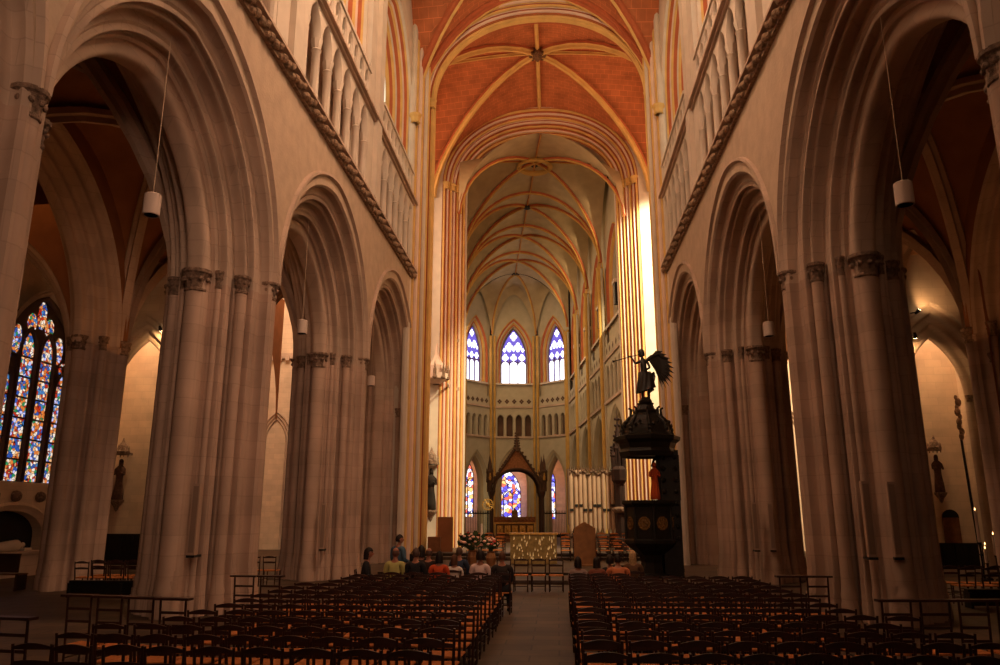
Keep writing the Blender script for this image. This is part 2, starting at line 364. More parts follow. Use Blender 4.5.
CLER = []
for side, nm in ((-1, 'left'), (1, 'right')):
    mp = lambda s_, z, d, side=side: (XC+side*(W+d), s_, z)
    root = MB()
    web = MB()
    for b_ in range(4):
        yc = (PY[b_]+PY[b_+1])/2; hb = (PY[b_+1]-PY[b_])/2
        for d in (0, TH): spandrel(root, mp, hb-.15, HH, ZS, yc-hb, yc+hb, ZSTR if d == 0 else 13.2, d, yc)
    wall = struct(root.build('wall_'+nm, PLAST), 'plastered %s arcade wall of the nave above the arches' % nm)
    for b_ in range(4):
        yc = (PY[b_]+PY[b_+1])/2
        HA = (PY[b_+1]-PY[b_])/2-.15
        a = MB(); arch_sweep(a, FULL, 0, mp, HA, HH, ZS, None, 18, s0=yc)
        a.build('arch_moulding', STONE, wall, smooth=40)
        # hood mould
        h_ = MB(); arch_sweep(h_, [(-.13, .0), (-.11, -.09), (-.03, -.10), (.02, .0)], 0, mp, HA, HH, ZS+.3, None, 18, s0=yc)
        h_.build('hood_mould', STONE, wall, smooth=40)
    # carved string course : foliage frieze
    s_ = MB(); s_.box(*sorted((XC+side*(W-.10), XC+side*(W+.1))), -1, 35.4, ZSTR-.20, ZSTR+.16)
    y = -1
    while y < 35.3:
        s_.ico((XC+side*(W-.16), y, ZSTR-.02+.09*math.sin(y*7)), .12, n=6); s_.ico((XC+side*(W-.13), y+.15, ZSTR-.05-.07*math.sin(y*7)), .09, n=6); y += .30
    s_.build('carved_string_course', mat('carved_frieze_stone', (.30, .19, .12), var=.45, vscale=9, bump=.8), wall)
    s_ = MB(); s_.box(*sorted((XC+side*(W-.26), XC+side*(W+.1))), -1, 35.4, ZSTR+.16, ZSTR+.24)
    s_.box(*sorted((XC+side*(W-.05), XC+side*(W+1.35))), -1, 36.2, ZSTR+.1, ZSTR+.2)
    s_.build('string_course_ledge', STONE, wall)
    # triforium, balustrade, clerestory
    ZT, ZB = 17.15, 18.75
    back = MB(); back.box(*sorted((XC+side*(W+1.2), XC+side*(W+1.4))), -1, 36.2, ZSTR, ZT)
    back.box(*sorted((XC+side*(W+.30), XC+side*(W+1.4))), -1, 36.2, ZT-.12, ZT)
    back.build('triforium_back_wall', STONE, wall)
    for b_ in range(4):
        ya, yb = PY[b_]+1.15, PY[b_+1]-1.15
        if b_ == 3: yb = PY[4]-1.3
        t = MB(); n_ = 6; st = (yb-ya)/n_
        for k in range(n_):
            yc = ya+st*(k+.5)
            arch_sweep(t, [(0, 0), (.06, .0), (.14, .10), (.14, .22), (.06, .3)], 0, mp, st/2, st*.85, ZT-1.05, None, 6, s0=yc)
            spandrel(t, mp, st/2, st*.85, ZT-1.05, yc-st/2, yc+st/2, ZT, 0, yc, n=6)
        for k in range(n_+1):
            yk = ya+st*k
            t.lathe([(.19, 0), (.19, .2), (.15, .28), (.135, .35), (.135, 2.05), (.17, 2.1), (.13, 2.15), (.19, 2.4), (.19, ZT-1.05-ZSTR-.2)], (XC+side*(W+.15), yk, ZSTR+.2), 8)
        t.build('triforium_arcade', WHITE, wall, smooth=40)
        q = MB(); n_ = 9; st = (yb-ya)/n_
        for k in range(n_):
            yc = ya+st*(k+.5)
            arch_sweep(q, [(0, 0), (.07, .02), (.11, .1), (.07, .2)], 0, mp, st/2, st*.7, ZB-.62, ZT+.25, 5, s0=yc)
            spandrel(q, mp, st/2, st*.7, ZB-.62, yc-st/2, yc+st/2, ZB-.1, 0, yc, n=5)
            q.box(*sorted((XC+side*(W+.02), XC+side*(W+.16))), yc-st/2-.05, yc-st/2+.05, ZT+.2, ZB-.1)
            q.tube([(XC+side*(W+.08), yc-.12, ZT+.7), (XC+side*(W+.08), yc, ZT+.95), (XC+side*(W+.08), yc+.12, ZT+.7)], .04, 5)
        q.box(*sorted((XC+side*(W-.06), XC+side*(W+.22))), ya, yb, ZB-.1, ZB+.04)
        q.build('balustrade', WHITE, wall)
        # clerestory bay wall + painted window reveal + glass
        c = MB(); yc = (ya+yb)/2; hb = (yb-ya)/2
        mp2 = lambda s_, z, d, side=side: (XC+side*(W+.22+d), s_, z)
        spandrel(c, mp2, hb-.1, hb*1.15, 22.2, ya-.3, yb+.3, 30.5, 0, yc, m=0, zbot=ZT)
        pr = [(0, 0), (.04, .12), (.1, .2), (.14, .34), (.26, .40), (.34, .5), (.4, .66), (.52, .72), (.6, .84), (.7, .98), (.9, 1.12)]
        arch_sweep(c, pr, [0, 1, 2, 3, 1, 2, 0, 1, 2, 1], mp2, hb-.1, hb*1.15, 22.2, ZT, 10, s0=yc)
        c.build('clerestory_reveal', [WHITE, GOLD, RED, PINK], wall, smooth=30)
        g = MB(); pth = apath(hb-1.0, hb*1.15-.9, 22.2, 0, 10, ZT+1.2, s0=yc); k = len(pth)
        g.add([mp2(a_, z, 1.14) for a_, z in pth], [tuple(range(k))]); 
        wn = struct(g.build('window_%d' % (len(CLER)+1), DGLASS), 'tall clerestory window of the %s nave wall' % nm); CLER.append(wn)
        fr = MB()
        for k in range(-1, 2): fr.box(*sorted((XC+side*(W+1.22), XC+side*(W+1.34))), yc+k*1.1-.06, yc+k*1.1+.06, ZT+1.2, 24)
        fr.build('window_mullion', WHITE, wn)
    r_ = MB(); r_.box(*sorted((XC+side*(W-.22), XC+side*(W+.5))), -1, 35.1, ZT, ZT+.1); r_.box(*sorted((XC+side*(W-.12), XC+side*(W+.5))), -1, 35.1, ZT+.1, ZT+.24)
    r_.box(*sorted((XC+side*(W-.1), XC+side*(W+.5))), -1, 35.1, ZT-.1, ZT)
    r_.build('triforium_cornice', STONE, wall)
    for py in PY[:4]:
        p = MB(); p.box(*sorted((XC+side*(W), XC+side*(W+1.35))), py-1.15, py+1.15, ZSTR+.2, 30)
        p.box(*sorted((XC+side*(W-.18), XC+side*W)), py-.32, py+.32, ZSTR+.2, 30, 0)
        p.build('pilaster', [WHITE, GOLD, RED, PINK], wall)
    b = MB(); b.box(*sorted((XC+side*(W+1.36), XC+side*(W+1.5))), -1, 36, 13.2, ZT+.9); b.build('wall_backing', STONE, wall)

# nave piers ----------------------------------------------------------------
def pier(name, label, cx, cy, hy, hx, half, z_cap, caps, mt, base_h=.95, capm=CAPM):
    """half: (r,d) profile; plan polygon = four mirrored copies"""
    t = thing(name, label, 'pillar', (cx, cy, 0))
    R_, D_ = half[-1]
    q = []   # u along y, v along x ; from nave tip (u=r0,v=-D) to (u=R,v=0)
    for r_, d in half: q.append(((r_+.15)*hy, (-D_+d)*hx))
    poly = q+[(a, -b) for a, b in q[::-1][1:]]
    poly = poly+[(-a, b) for a, b in poly[::-1]]
    c = MB(); n = len(poly)
    vs = [(b, a, z) for z in (0, z_cap) for a, b in poly]
    c.add(vs, [(i, (i+1) % n, n+(i+1) % n, n+i) for i in range(n)]+[tuple(range(n, 2*n))])
    c.build('core', mt, t, smooth=40)
    for (sx, sy, rad, z) in caps:
        s_ = MB(); s_.lathe([(rad*1.3, 0), (rad*1.3, .3), (rad*1.15, .4), (rad*1.25, .5), (rad*1.08, .6), (rad, .75), (rad, z-.02), (.001, z-.02)], (sx, sy, .0), 14)
        s_.build('shaft', mt, t, smooth=40)
        k = MB(); H_ = .5 if rad > .2 else .42
        k.lathe([(rad*1.02, -.02), (rad*1.15, .0), (rad*1.15, .05), (rad*1.0, .07), (rad*1.08, H_*.5), (rad*1.35, H_*.78), (rad*1.55, H_*.85), (rad*1.55, H_), (.001, H_)], (sx, sy, z), 12)
        for i in range(8):
            a = i*PI/4; k.ico((sx+rad*1.22*math.cos(a), sy+rad*1.22*math.sin(a), z+H_*.55), rad*.3, n=5)
        k.build('capital', capm, t)
    b = MB(); sc_ = 1.0
    for z0, z1, e in ((0, .35, 1.07), (.35, .5, 1.05), (.5, .75, 1.03), (.75, base_h, 1.01)):
        vs = [(bb*e, a*e, z) for z in (z0, z1) for a, bb in poly]
        # octagon-like plinth
        rr = [(math.cos(PI/4*i+PI/8)*1.0, math.sin(PI/4*i+PI/8)) for i in range(8)] if False else None
        b.add(vs, [(i, (i+1) % n, n+(i+1) % n, n+i) for i in range(n)]+[tuple(range(n, 2*n))])
    b.build('base', mt, t, smooth=40)
    return t
names = {0: 'at the edge of the frame', 1: 'nearest whole one on its side', 2: 'second whole one on its side'}
for side, nm in ((-1, 'left'), (1, 'right')):
    for k in (0, 1, 2, 3, 4):
        D = TH/2; cx = XC+side*(W+D)
        caps = []
        for sy in (-1, 1): caps.append((0, sy*1.33, .22, 7.1))
        for sx in (-1, 1):
            for sy in (-1, 1): caps.append((sx*.82, sy*.70, .13, 7.22)); caps.append((sx*.42, sy*1.08, .07, 7.25))
            caps.append((sx*1.22, 0, .16, 7.25))
        if k == 4: caps = [(-side*.80, -.72, .11, 6.6)]
        lab = {0: 'moulded stone nave pillar behind the viewpoint on the %s' % nm,
               1: 'great stone nave pillar cut by the %s edge, capitals above the chairs' % nm,
               2: 'broad pinkish stone nave pillar on the %s, between first and second full arches' % nm,
               3: 'moulded stone nave pillar on the %s, last free-standing one before the crossing' % nm,
               4: 'moulded pillar where the %s nave wall meets the crossing' % nm}[k]
        pier('nave_pillar', lab, cx, PY[k], 1, 1, HALF, ZS+.02, caps, PIER)

# nave vault
v = MB(); rb = MB()
for b_ in range(4):
    vault(v, rb, XC-W-.6, XC+W+.6, PY[b_], PY[b_+1]-(.3 if b_ == 3 else 0), 21.5, 8.3, .4, 0, RS(.22, .35), RMAT)
vo = struct(v.build('ceiling', BRICKV, None, smooth=60), 'painted brick rib vault of the nave'); rb.build('vault_ribs', [GOLD, RED], vo)

# ------------------------------------------------------------------ crossing
def stripes(R, D, n, cols):
    """stepped roll profile with n rolls"""
    pts = []; ms = []
    L_ = math.hypot(R, D); nx, ny = D/L_, -R/L_
    for k in range(n):
        a0, a1 = k/n, (k+1)/n; cA, cB = cols[k % len(cols)]
        am_ = 4.0/n
        seg = [(0, -.02*am_, cB), (.12, -.13*am_, 2), (.24, -.02*am_, cA), (.36, .08*am_, cA), (.52, .13*am_, cA), (.70, .08*am_, cA), (.82, .0, cB), (.9, -.02*am_, cB)]
        for q, hh, c_ in seg:
            t = a0+(a1-a0)*q; pts.append((R*t+nx*hh, D*t+ny*hh)); ms.append(c_)
    pts.append((R, D)); return pts, ms
Y1, Y2 = 36.2, 47.3
IN1, IN2 = 5.62, 5.15
mats4 = [WHITE, GOLD, RED, PINK]
# near crossing arch (seen from the nave)
b = MB(); mpx = lambda s_, z, d: (XC+.15+s_, Y1-.7+d, z)
pr, ms = stripes(1.25, 1.1, 6, [(0, 2), (1, 0), (3, 1), (1, 3), (3, 2), (1, 1)])
arch_sweep(b, pr, ms, mpx, IN1+1.25, 4.85+1.25, 23.7, 0, 20, 'ell')
spandrel(b, mpx, IN1+1.25, 4.85+1.25, 23.7, -7.2, 7.2, 31, 0, 0, 0, 20, 0, 'ell')
pr2 = [(1.25, 1.1), (1.3, 1.3), (1.25, 1.5), (.2, 2.4)]
arch_sweep(b, pr2, [1, 2, 3], mpx, IN1+1.25, 6.1, 23.7, 0, 20, 'ell')
t1 = struct(b.build('trim_1', mats4, None, smooth=30), 'near crossing arch painted in gold, red and white bands')
def ring_caps(parent, pts, mt=GOLD):
    for (x, y, z, rad) in pts:
        k = MB(); k.lathe([(rad*.8, 0), (rad*1.1, .04), (rad*.95, .1), (rad*1.05, .3), (rad*1.35, .42), (rad*1.35, .5), (.01, .5)], (x, y, z), 8); k.build('capital', mt, parent)
pr, ms = stripes(1.25, 1.1, 6, [(0, 2), (1, 0), (3, 1), (1, 3), (3, 2), (1, 1)])
pts = []
for sg in (-1, 1):
    for k in range(4): t = (k+.58)/4; pts.append((XC+.15+sg*(IN1+1.25-1.25*t), Y1-.7+1.1*t, 23.3, .2))
    pts.append((XC+sg*(W-.05), 34.6, 21.4, .24))
ring_caps(t1, pts)
# end shafts of the nave wall beside the arch
for sg, nm in ((-1, 'left'), (1, 'right')):
    p = MB(); x0 = XC+sg*(W+.75)
    p.box(*sorted((XC+sg*(W), XC+sg*(W+2.8))), 35.0, Y1+.6, 12.6, 30, 0)
    for dy, dx, rad, mi in ((34.7, .12, .17, 0), (34.95, -.02, .10, 1), (35.1, -.06, .04, 2), (35.2, -.14, .13, 3), (35.36, -.24, .10, 1), (35.5, -.3, .04, 2), (35.6, -.38, .13, 0), (35.78, -.48, .09, 1)):
        p.tube([(XC+sg*(W+dx), dy, 0), (XC+sg*(W+dx), dy, 30)], rad, 8, mi)
    struct(p.build('trim_%d' % (2 if sg < 0 else 3), mats4, None, smooth=30), 'banded shafts of the crossing pier on the %s' % nm)
# far crossing arch
b = MB(); mpx2 = lambda s_, z, d: (XC-.07+s_, Y2+d, z)
pr, ms = stripes(1.4, 1.5, 7, [(1, 2), (3, 2), (1, 3), (3, 2), (1, 2), (3, 1), (1, 2)])
arch_sweep(b, pr, ms, mpx2, IN2+1.4, 4.05+1.4, 23.9, 0, 20, 'ell')
spandrel(b, mpx2, IN2+1.4, 4.05+1.4, 23.9, -8.2, 8.2, 31, 0, 0, 0, 20, 0, 'ell')
arch_sweep(b, [(1.4, 1.5), (1.4, 2.6)], [0], mpx2, IN2+1.4, 5.45, 23.9, 0, 20, 'ell')
t4 = struct(b.build('trim_4', mats4, None, smooth=30), 'far crossing arch with gold and red striped mouldings')
pts = []
for sg in (-1, 1):
    for k in range(4): t = (k+.58)/4; pts.append((XC-.07+sg*(IN2+1.4-1.4*t), Y2+1.5*t, 23.6, .22))
ring_caps(t4, pts)
# side arches to the transepts
for sg, nm in ((-1, 'left'), (1, 'right')):
    b = MB(); mps = lambda s_, z, d, sg=sg: (XC+sg*(W+1.25+d), (Y1+Y2)/2+.35+s_, z)
    pr, ms = stripes(.45, .9, 3, [(1, 2), (3, 1), (1, 2)])
    hb = (Y2-Y1-.9)/2
    arch_sweep(b, pr, ms, mps, hb, 4.6, 23.6, 0, 16, 'ell'); spandrel(b, mps, hb, 4.6, 23.6, -hb-.3, hb+.3, 31, 0, 0, 0, 16, 0, 'ell')
    struct(b.build('trim_%d' % (5 if sg < 0 else 6), mats4, None, smooth=30), 'painted arch from the crossing into the %s transept' % nm)
v = MB(); rb = MB()
vault(v, rb, XC-W-1.2, XC+W+1.2, Y1+.6, Y2, 22.9, 6.5, .8, 0, RS(.2, .36), [1, 0, 0, 0, 0, 0, 1], trans=(False, False))
for sg in (-1, 1):
    pass
co = struct(v.build('ceiling_crossing', BRICKV, None, smooth=60), 'red brick patterned crossing vault'); rb.build('vault_ribs', [GOLD, RED], co)
k = MB(); cy_ = (Y1+.6+Y2)/2
k.lathe([(.001, -.5), (.25, -.45), (.45, -.2), (.5, 0), (.4, .1)], (XC, cy_, 30.15), 12)
for i in range(8): k.ico((XC+.42*math.cos(i*PI/4), cy_+.42*math.sin(i*PI/4), 29.9), .14, n=6)
k.build('vault_boss', DARKS, co)

# transept arms
for sg, nm in ((-1, 'left'), (1, 'right')):
    b = MB(); x0, x1 = XC+sg*7.2, XC+sg*20
    b.box(*sorted((XC+sg*8.0, x1)), Y2+.9, Y2+1.2, 0, 30)
    wl = struct(b.build('wall_transept_'+nm, CREAM), 'cream east wall of the %s transept' % nm)
    st = MB(); st.box(*sorted((XC+sg*8.0, x1)), Y2+.7, Y2+.9, 12.15, 12.5)
    xx = 8.2
    while xx < 19.8: st.box(*sorted((XC+sg*xx, XC+sg*(xx+.25))), Y2+.62, Y2+.75, 12.0, 12.35, 0); xx += .5
    st.build('string_course', STONE, wl)
    ba = MB()
    for k in range(5):
        s0 = XC+sg*(10.4+k*2.3)
        for rr in (0, .18, .36): arch_sweep(ba, [(rr-.05, 0), (rr, -.1), (rr+.06, 0)], 0, lambda s_, z, d: (s_, Y2+.88+d, z), 1.05, 1.9, 6.4+.3, 0, 8, s0=s0)
        ba.box(s0-1.25, s0-1.03, Y2+.75, Y2+.9, 6.3, 6.6)
    ba.build('blind_arcade', STONE, wl)
    e = MB(); e.box(*sorted((x1, x1+sg*.3)), Y1-1, Y2+1.2, 0, 30); struct(e.build('wall_transept_end_'+nm, CREAM), 'end wall of the %s transept' % nm)
    c = MB(); c.box(*sorted((XC+sg*6.6, x1)), Y1-1, Y2+1.2, 29.6, 30)
    struct(c.build('ceiling_transept_'+nm, BRICKV), 'ceiling of the %s transept' % nm)
    ww = MB(); ww.box(*sorted((XC+sg*9, x1)), Y1+.2, Y1+.5, 13.2, 30); struct(ww.build('wall_transept_west_'+nm, CREAM), 'west wall of the %s transept above the aisle' % nm)

# ------------------------------------------------------------------ choir (turned to the left)
th = math.radians(6.25)
CM = Matrix.Translation((-.85, 48.5, 0)) @ Matrix.Rotation(th, 4, 'Z')
XF.append(CM)
CW, CL_, NB = 5.45, 29.0, 4
bl = (CL_-1.0)/NB
ZC1, ZC2, ZC3 = 10.05, 13.25, 15.85
def choir_bay(mp, half, parent, apse=False, aw=None, ab=None, first=True):
    """one wall bay in mapping mp(s,z,d): arcade arch, triforium, balustrade, clerestory"""
    a = MB(); A = half-.25 if not apse else half-.45; zsp = 5.6 if not apse else 5.2; hh = A*1.25 if not apse else A*2.05
    spandrel(a, mp, A, hh, zsp, -half, half, ZC1, 0, 0, 0, 10, 0)
    pr = [(0, 0), (.12, .1), (.2, .1), (.38, .3), (.46, .3), (.62, .55), (.62, 1.0)]
    arch_sweep(a, pr, [0, 2, 0, 0, 2, 0], mp, A, hh, zsp, 0, 10)
    a.build('arcade_bay', [GREY, OCRE, GREYP], parent, smooth=30)
    s_ = MB()
    for z_, e in ((ZC1, .16), (ZC2, .12)):
        p0, p1 = mp(-half, z_-.12, -e), mp(half, z_+.1, .1)
        c8 = [mp(s2, z2, d2) for z2 in (z_-.1, z_+.1) for d2 in (-e, .2) for s2 in (-half, half)]
        X = XF.pop(); XF.append(X)
        s_.add(c8, [(0, 2, 3, 1), (4, 5, 7, 6), (0, 1, 5, 4), (2, 6, 7, 3), (0, 4, 6, 2), (1, 3, 7, 5)])
    s_.build('string_course', STONE, parent)
    t = MB(); n_ = 4; hw = half-.45; st = 2*hw/n_
    for k in range(n_):
        s0 = -hw+st*(k+.5)
        spandrel(t, mp, st/2-.12, st*.55, 11.95, s0-st/2, s0+st/2, ZC2, 0, s0, 0, 6, ZC1+.1)
        arch_sweep(t, [(0, 0), (.05, .1), (.05, .45)], 0, mp, st/2-.12, st*.55, 11.95, ZC1+.1, 6, s0=s0)
    c8 = [mp(s2, z2, .46) for s2, z2 in ((-half, ZC1), (half, ZC1), (half, ZC2), (-half, ZC2))]; t.add(c8, [(0, 1, 2, 3)], 1)  # dark back sheet stands in for shade inside the openings
    for sg in (-1, 1):
        t.add([mp(s2, z2, 0) for s2, z2 in ((sg*hw, ZC1), (sg*half, ZC1), (sg*half, ZC2), (sg*hw, ZC2))], [(0, 1, 2, 3)])
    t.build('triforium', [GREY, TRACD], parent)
    q = MB()
    q.add([mp(s2, z2, .02) for s2, z2 in ((-half, ZC2), (half, ZC2), (half, 14.35), (-half, 14.35))]+[mp(s2, z2, .3) for s2, z2 in ((-half, 14.35), (half, 14.35))], [(0, 1, 2, 3), (3, 2, 5, 4)])
    for k in range(5):   # flat dark quatrefoils, painting the shade of pierced openings
        s0 = -hw+2*hw*(k+.5)/5
        for dx, dz in ((.13, 0), (-.13, 0), (0, .14), (0, -.14)):
            c_ = [mp(s0+dx+.12*math.cos(i*PI/3), 13.85+dz+.12*math.sin(i*PI/3), .005) for i in range(6)]; q.add(c_, [tuple(range(6))], 1)
    q.build('balustrade', [GREY, TRACD], parent)
    return
def window_fill(mp, half, a, zs, h, sill, name, label, nl=3, glass=None, white=True, trac=None, barw=.1):
    pth = apath(a, h, zs, 0, 10, sill); k = len(pth)
    g = MB(); g.add([mp(s_, z, .55) for s_, z in pth], [tuple(range(k))])
    wn = struct(g.build(name, glass or SG_BLUE), label)
    lw = 2*a/nl
    if white:
        p = MB()
        for i in range(nl):
            s0 = -a+lw*(i+.5); pp = apath(lw/2-barw*.5, lw*.45, zs-.75, 0, 5, sill+.1, s0=s0); p.add([mp(s_, z, .53) for s_, z in pp], [tuple(range(len(pp)))])
        def quat(s0, z0, r_):
            for dx, dz in ((1, 0), (-1, 0), (0, 1), (0, -1)):
                p.add([mp(s0+dx*r_*.55+r_*.5*math.cos(i*PI/4), z0+dz*r_*.75+r_*.55*math.sin(i*PI/4), .525) for i in range(8)], [tuple(range(8))])
        quat(-lw, zs+.12, lw*.38); quat(0, zs+.12, lw*.38); quat(lw, zs+.12, lw*.38)
        quat(-lw*.52, zs+h*.40, lw*.46); quat(lw*.52, zs+h*.40, lw*.46); quat(0, zs+h*.76, lw*.42); quat(0, zs+h*.30, lw*.15)
        quat(-lw*1.1, zs+h*.30, lw*.2); quat(lw*1.1, zs+h*.30, lw*.2)
        p.build('pane', WGLASS, wn)
    t = MB()
    def bar(pts, w_=barw):
        vs = []; fs = []; n = len(pts)
        for i, (x_, z_) in enumerate(pts):
            x0_, z0_ = pts[max(i-1, 0)]; x1_, z1_ = pts[min(i+1, n-1)]; l_ = math.hypot(x1_-x0_, z1_-z0_) or 1
            nx, nz = -(z1_-z0_)/l_*w_/2, (x1_-x0_)/l_*w_/2
            vs += [mp(x_+nx, z_+nz, .54), mp(x_+nx, z_+nz, .40), mp(x_-nx, z_-nz, .40), mp(x_-nx, z_-nz, .54)]
        for i in range(n-1):
            for j in range(3): fs.append((i*4+j, i*4+j+1, (i+1)*4+j+1, (i+1)*4+j))
        t.add(vs, fs)
    for i in range(1, nl): bar([(-a+lw*i, sill), (-a+lw*i, zs-.1)])
    for i in range(nl):
        s0 = -a+lw*(i+.5); bar(apath(lw/2, lw*.6, zs-(.75 if white else .35), 0, 5, None, s0=s0))
    if not white or nl > 3:
        for i in range(nl-1): bar(apath(lw*.5, lw*1.0, zs+h*.2, 0, 4, None, s0=-a+lw*(i+1)), barw*.8)
    bar(apath(a-.02, h-.02, zs, 0, 10, sill), barw*.9)
    t.build('tracery', trac or TRAC, wn)
    return wn
WN = [20]
def clerestory(mp, half, parent, fill=True, nm=''):
    c = MB(); A = half-.28; zs_, h_ = 19.0, 4.1
    spandrel(c, mp, A, h_, zs_, -half, half, 27, .3, 0, 0, 10, 14.3)
    pr = [(0, .3), (.1, .25), (.25, .45), (.35, .45), (.5, .65), (.62, .65), (.8, .95)]
    arch_sweep(c, pr, [1, 2, 0, 1, 2, 0], mp, A, h_, zs_, ZC3-.3, 10)
    c.add([mp(s2, z2, .35) for s2, z2 in ((-A, 14.3), (A, 14.3), (A, ZC3-.1), (-A, ZC3-.1))], [(0, 1, 2, 3)])
    c.add([mp(s2, ZC3, d2) for s2, d2 in ((-A, .1), (A, .1), (A, 1.3), (-A, 1.3))]+[mp(s2, ZC3-.2, .1) for s2 in (A, -A)], [(0, 1, 2, 3), (0, 1, 4, 5)], 3)
    c.build('clerestory_reveal', [GREY, OCRE, RED, WHITE], parent, smooth=30)
    if fill:
        WN[0] += 1
        window_fill(lambda s_, z, d: mp(s_, z, d+.4), half, A-.76, zs_-.35, 3.3, ZC3, 'window_%d' % WN[0], 'traceried three-light clerestory window %s' % nm)
for sg, nm in ((1, 'right'), (-1, 'left')):
    pm = MB(); pm.box(*sorted((sg*(CW+.5), sg*(CW+.6))), -1.2, CL_, ZC1, ZC1+.1)
    par = struct(pm.build('wall_choir_'+nm, GREY), '%s wall of the choir with arcade and clerestory' % nm)
    for k in range(NB):
        yc = .5+bl*(k+.5); mp = lambda s_, z, d, sg=sg, yc=yc: (sg*(CW+d), yc+s_, z)
        choir_bay(mp, bl/2, par); clerestory(mp, bl/2, par, False)
        sh = MB()
        for dx, dy, rad, mi in ((-.18, 0, .17, 1), (-.02, .26, .11, 1), (-.02, -.26, .11, 0)):
            sh.tube([(sg*(CW+dx), .5+bl*(k+1)+dy, 0), (sg*(CW+dx), .5+bl*(k+1)+dy, 20.6)], rad, 8, mi)
        sh.lathe([(.18, 0), (.3, .3), (.3, .4), (.01, .4)], (sg*(CW-.15), .5+bl*(k+1), 20.3), 8, 1)
        sh.build('wall_shaft', [GREY, OCRE], par, smooth=40)
        if sg > 0 and k < 4:
            bx = MB(); bx.box(CW-.05, CW+.35, yc-1.9, yc-1.3, 16.4, 17.9, 1); bx.box(CW-.12, CW+.4, yc-2.1, yc-1.1, 17.9, 18.15, 0); bx.build('passage_shade_box', [WHITE, BLACK], par)  # solid black box stands for the shade in a passage doorway
# apse polygon
fw = 2.4; A0 = (CW, CL_); B0 = (fw, CL_+CW-fw); C0 = (-fw, CL_+CW-fw); D0 = (-CW, CL_)
for i, (p, q, nm) in enumerate(((A0, B0, 'right'), (B0, C0, 'middle'), (C0, D0, 'left'))):
    p, q = Vector(p), Vector(q); mid = (p+q)/2; dr = (q-p).normalized(); nn = Vector((dr.y, -dr.x)); half = (q-p).length/2
    mp = lambda s_, z, d, mid=mid, dr=dr, nn=nn: (mid.x+dr.x*s_+nn.x*d, mid.y+dr.y*s_+nn.y*d, z)
    pm = MB(); pm.add([mp(s2, z2, .5) for s2, z2 in ((-half, 10), (half, 10), (half, 10.1), (-half, 10.1))], [(0, 1, 2, 3)])
    par = struct(pm.build('wall_apse_'+nm, GREY), '%s side of the polygonal apse' % nm)
    choir_bay(mp, half, par, True); clerestory(mp, half, par, True, 'on the %s of the apse' % nm)
    sh = MB()
    for c_ in (p, q):
        e = c_*1.0+(Vector((0, CL_))-c_).normalized()*.12
        for k, (dx, mi) in enumerate(((0, 0), (.22, 1), (-.22, 1))):
            sh.tube([(e.x+dr.x*dx, e.y+dr.y*dx, 0), (e.x+dr.x*dx, e.y+dr.y*dx, 21)], .13, 8, mi)
    sh.build('wall_shaft', [GREY, OCRE], par, smooth=40)
# choir vault
v = MB(); rb = MB(); ctop = 27.3; zs_ = 21.2; hv = ctop-zs_-.3
for k in range(-1, NB):
    y0 = .5+bl*k if k else -2.0
    if k == -1: continue
    vault(v, rb, -CW, CW, y0, .5+bl*(k+1), zs_, hv, .3, 0, RS(.11, .22), [1, 1, 0, 0, 0, 1, 1], trans=(False, k < NB-1))
# apse: radial webs
apx = Vector((0, CL_-.4)); pol = [A0, B0, C0, D0]
for i in range(3):
    p, q = Vector(pol[i]), Vector(pol[i+1])
    def fn(s_, t, p=p, q=q):
        e = p.lerp(q, s_); c_ = apx.lerp(e, t); k_ = abs(2*s_-1)
        base = zs_+vf(t, hv); lift = (1-k_**2)*(ctop-.6-zs_)*min(1, t)**3*.82
        return (c_.x, c_.y, min(ctop+.1, base+lift)+.0)
    v.grid(fn, 12, 16)
for p in pol[1:3]:
    p = Vector(p); pts = []
    for i in range(17):
        t = i/16; c_ = apx.lerp(p, t); pts.append((c_.x, c_.y, zs_+vf(t, hv)))
    d_ = (p-apx); rb.rib(pts, (d_.y, -d_.x, 0), RS(.09, .2), [1, 0, 0, 0, 0, 0, 1])
m_ = (Vector(B0)+Vector(C0))/2
rb.rib([(0, CL_-.4+(m_.y-CL_+.4)*t, ctop-.35*t*t) for t in [i/8 for i in range(9)]], (1, 0, 0), RS(.08, .18), [1, 0, 0, 0, 0, 0, 1])
vo = struct(v.build('ceiling_choir', GREYP, None, smooth=50), 'pale rib vault of the choir with red-edged ribs'); rb.build('vault_ribs', [OCRE, RED], vo)
k = MB()
n = 20; k.lathe([(1.0, .25), (1.25, .05), (1.35, -.1), (1.2, -.22), (1.0, -.1), (.95, .2)], (0, 3.3, ctop-.15), n); k.lathe([(.001, 0), (.95, .05)], (0, 3.3, ctop-.05), n, 1); k.build('vault_oculus_ring', [OCRE, BLACK], vo, smooth=40)
k = MB(); k.lathe([(.001, -.35), (.3, -.25), (.4, 0)], (0, CL_-.4, ctop-.1), 10)
for i in range(6): k.ico((.3*math.cos(i), CL_-.4+.3*math.sin(i), ctop-.35), .12, n=6)
k.build('vault_boss', BRONZE, vo)
k = MB(); k.lathe([(.001, -.3), (.25, -.2), (.3, 0)], (0, .5+bl*1.5, ctop-.1), 10); k.build('vault_boss', BRONZE, vo)
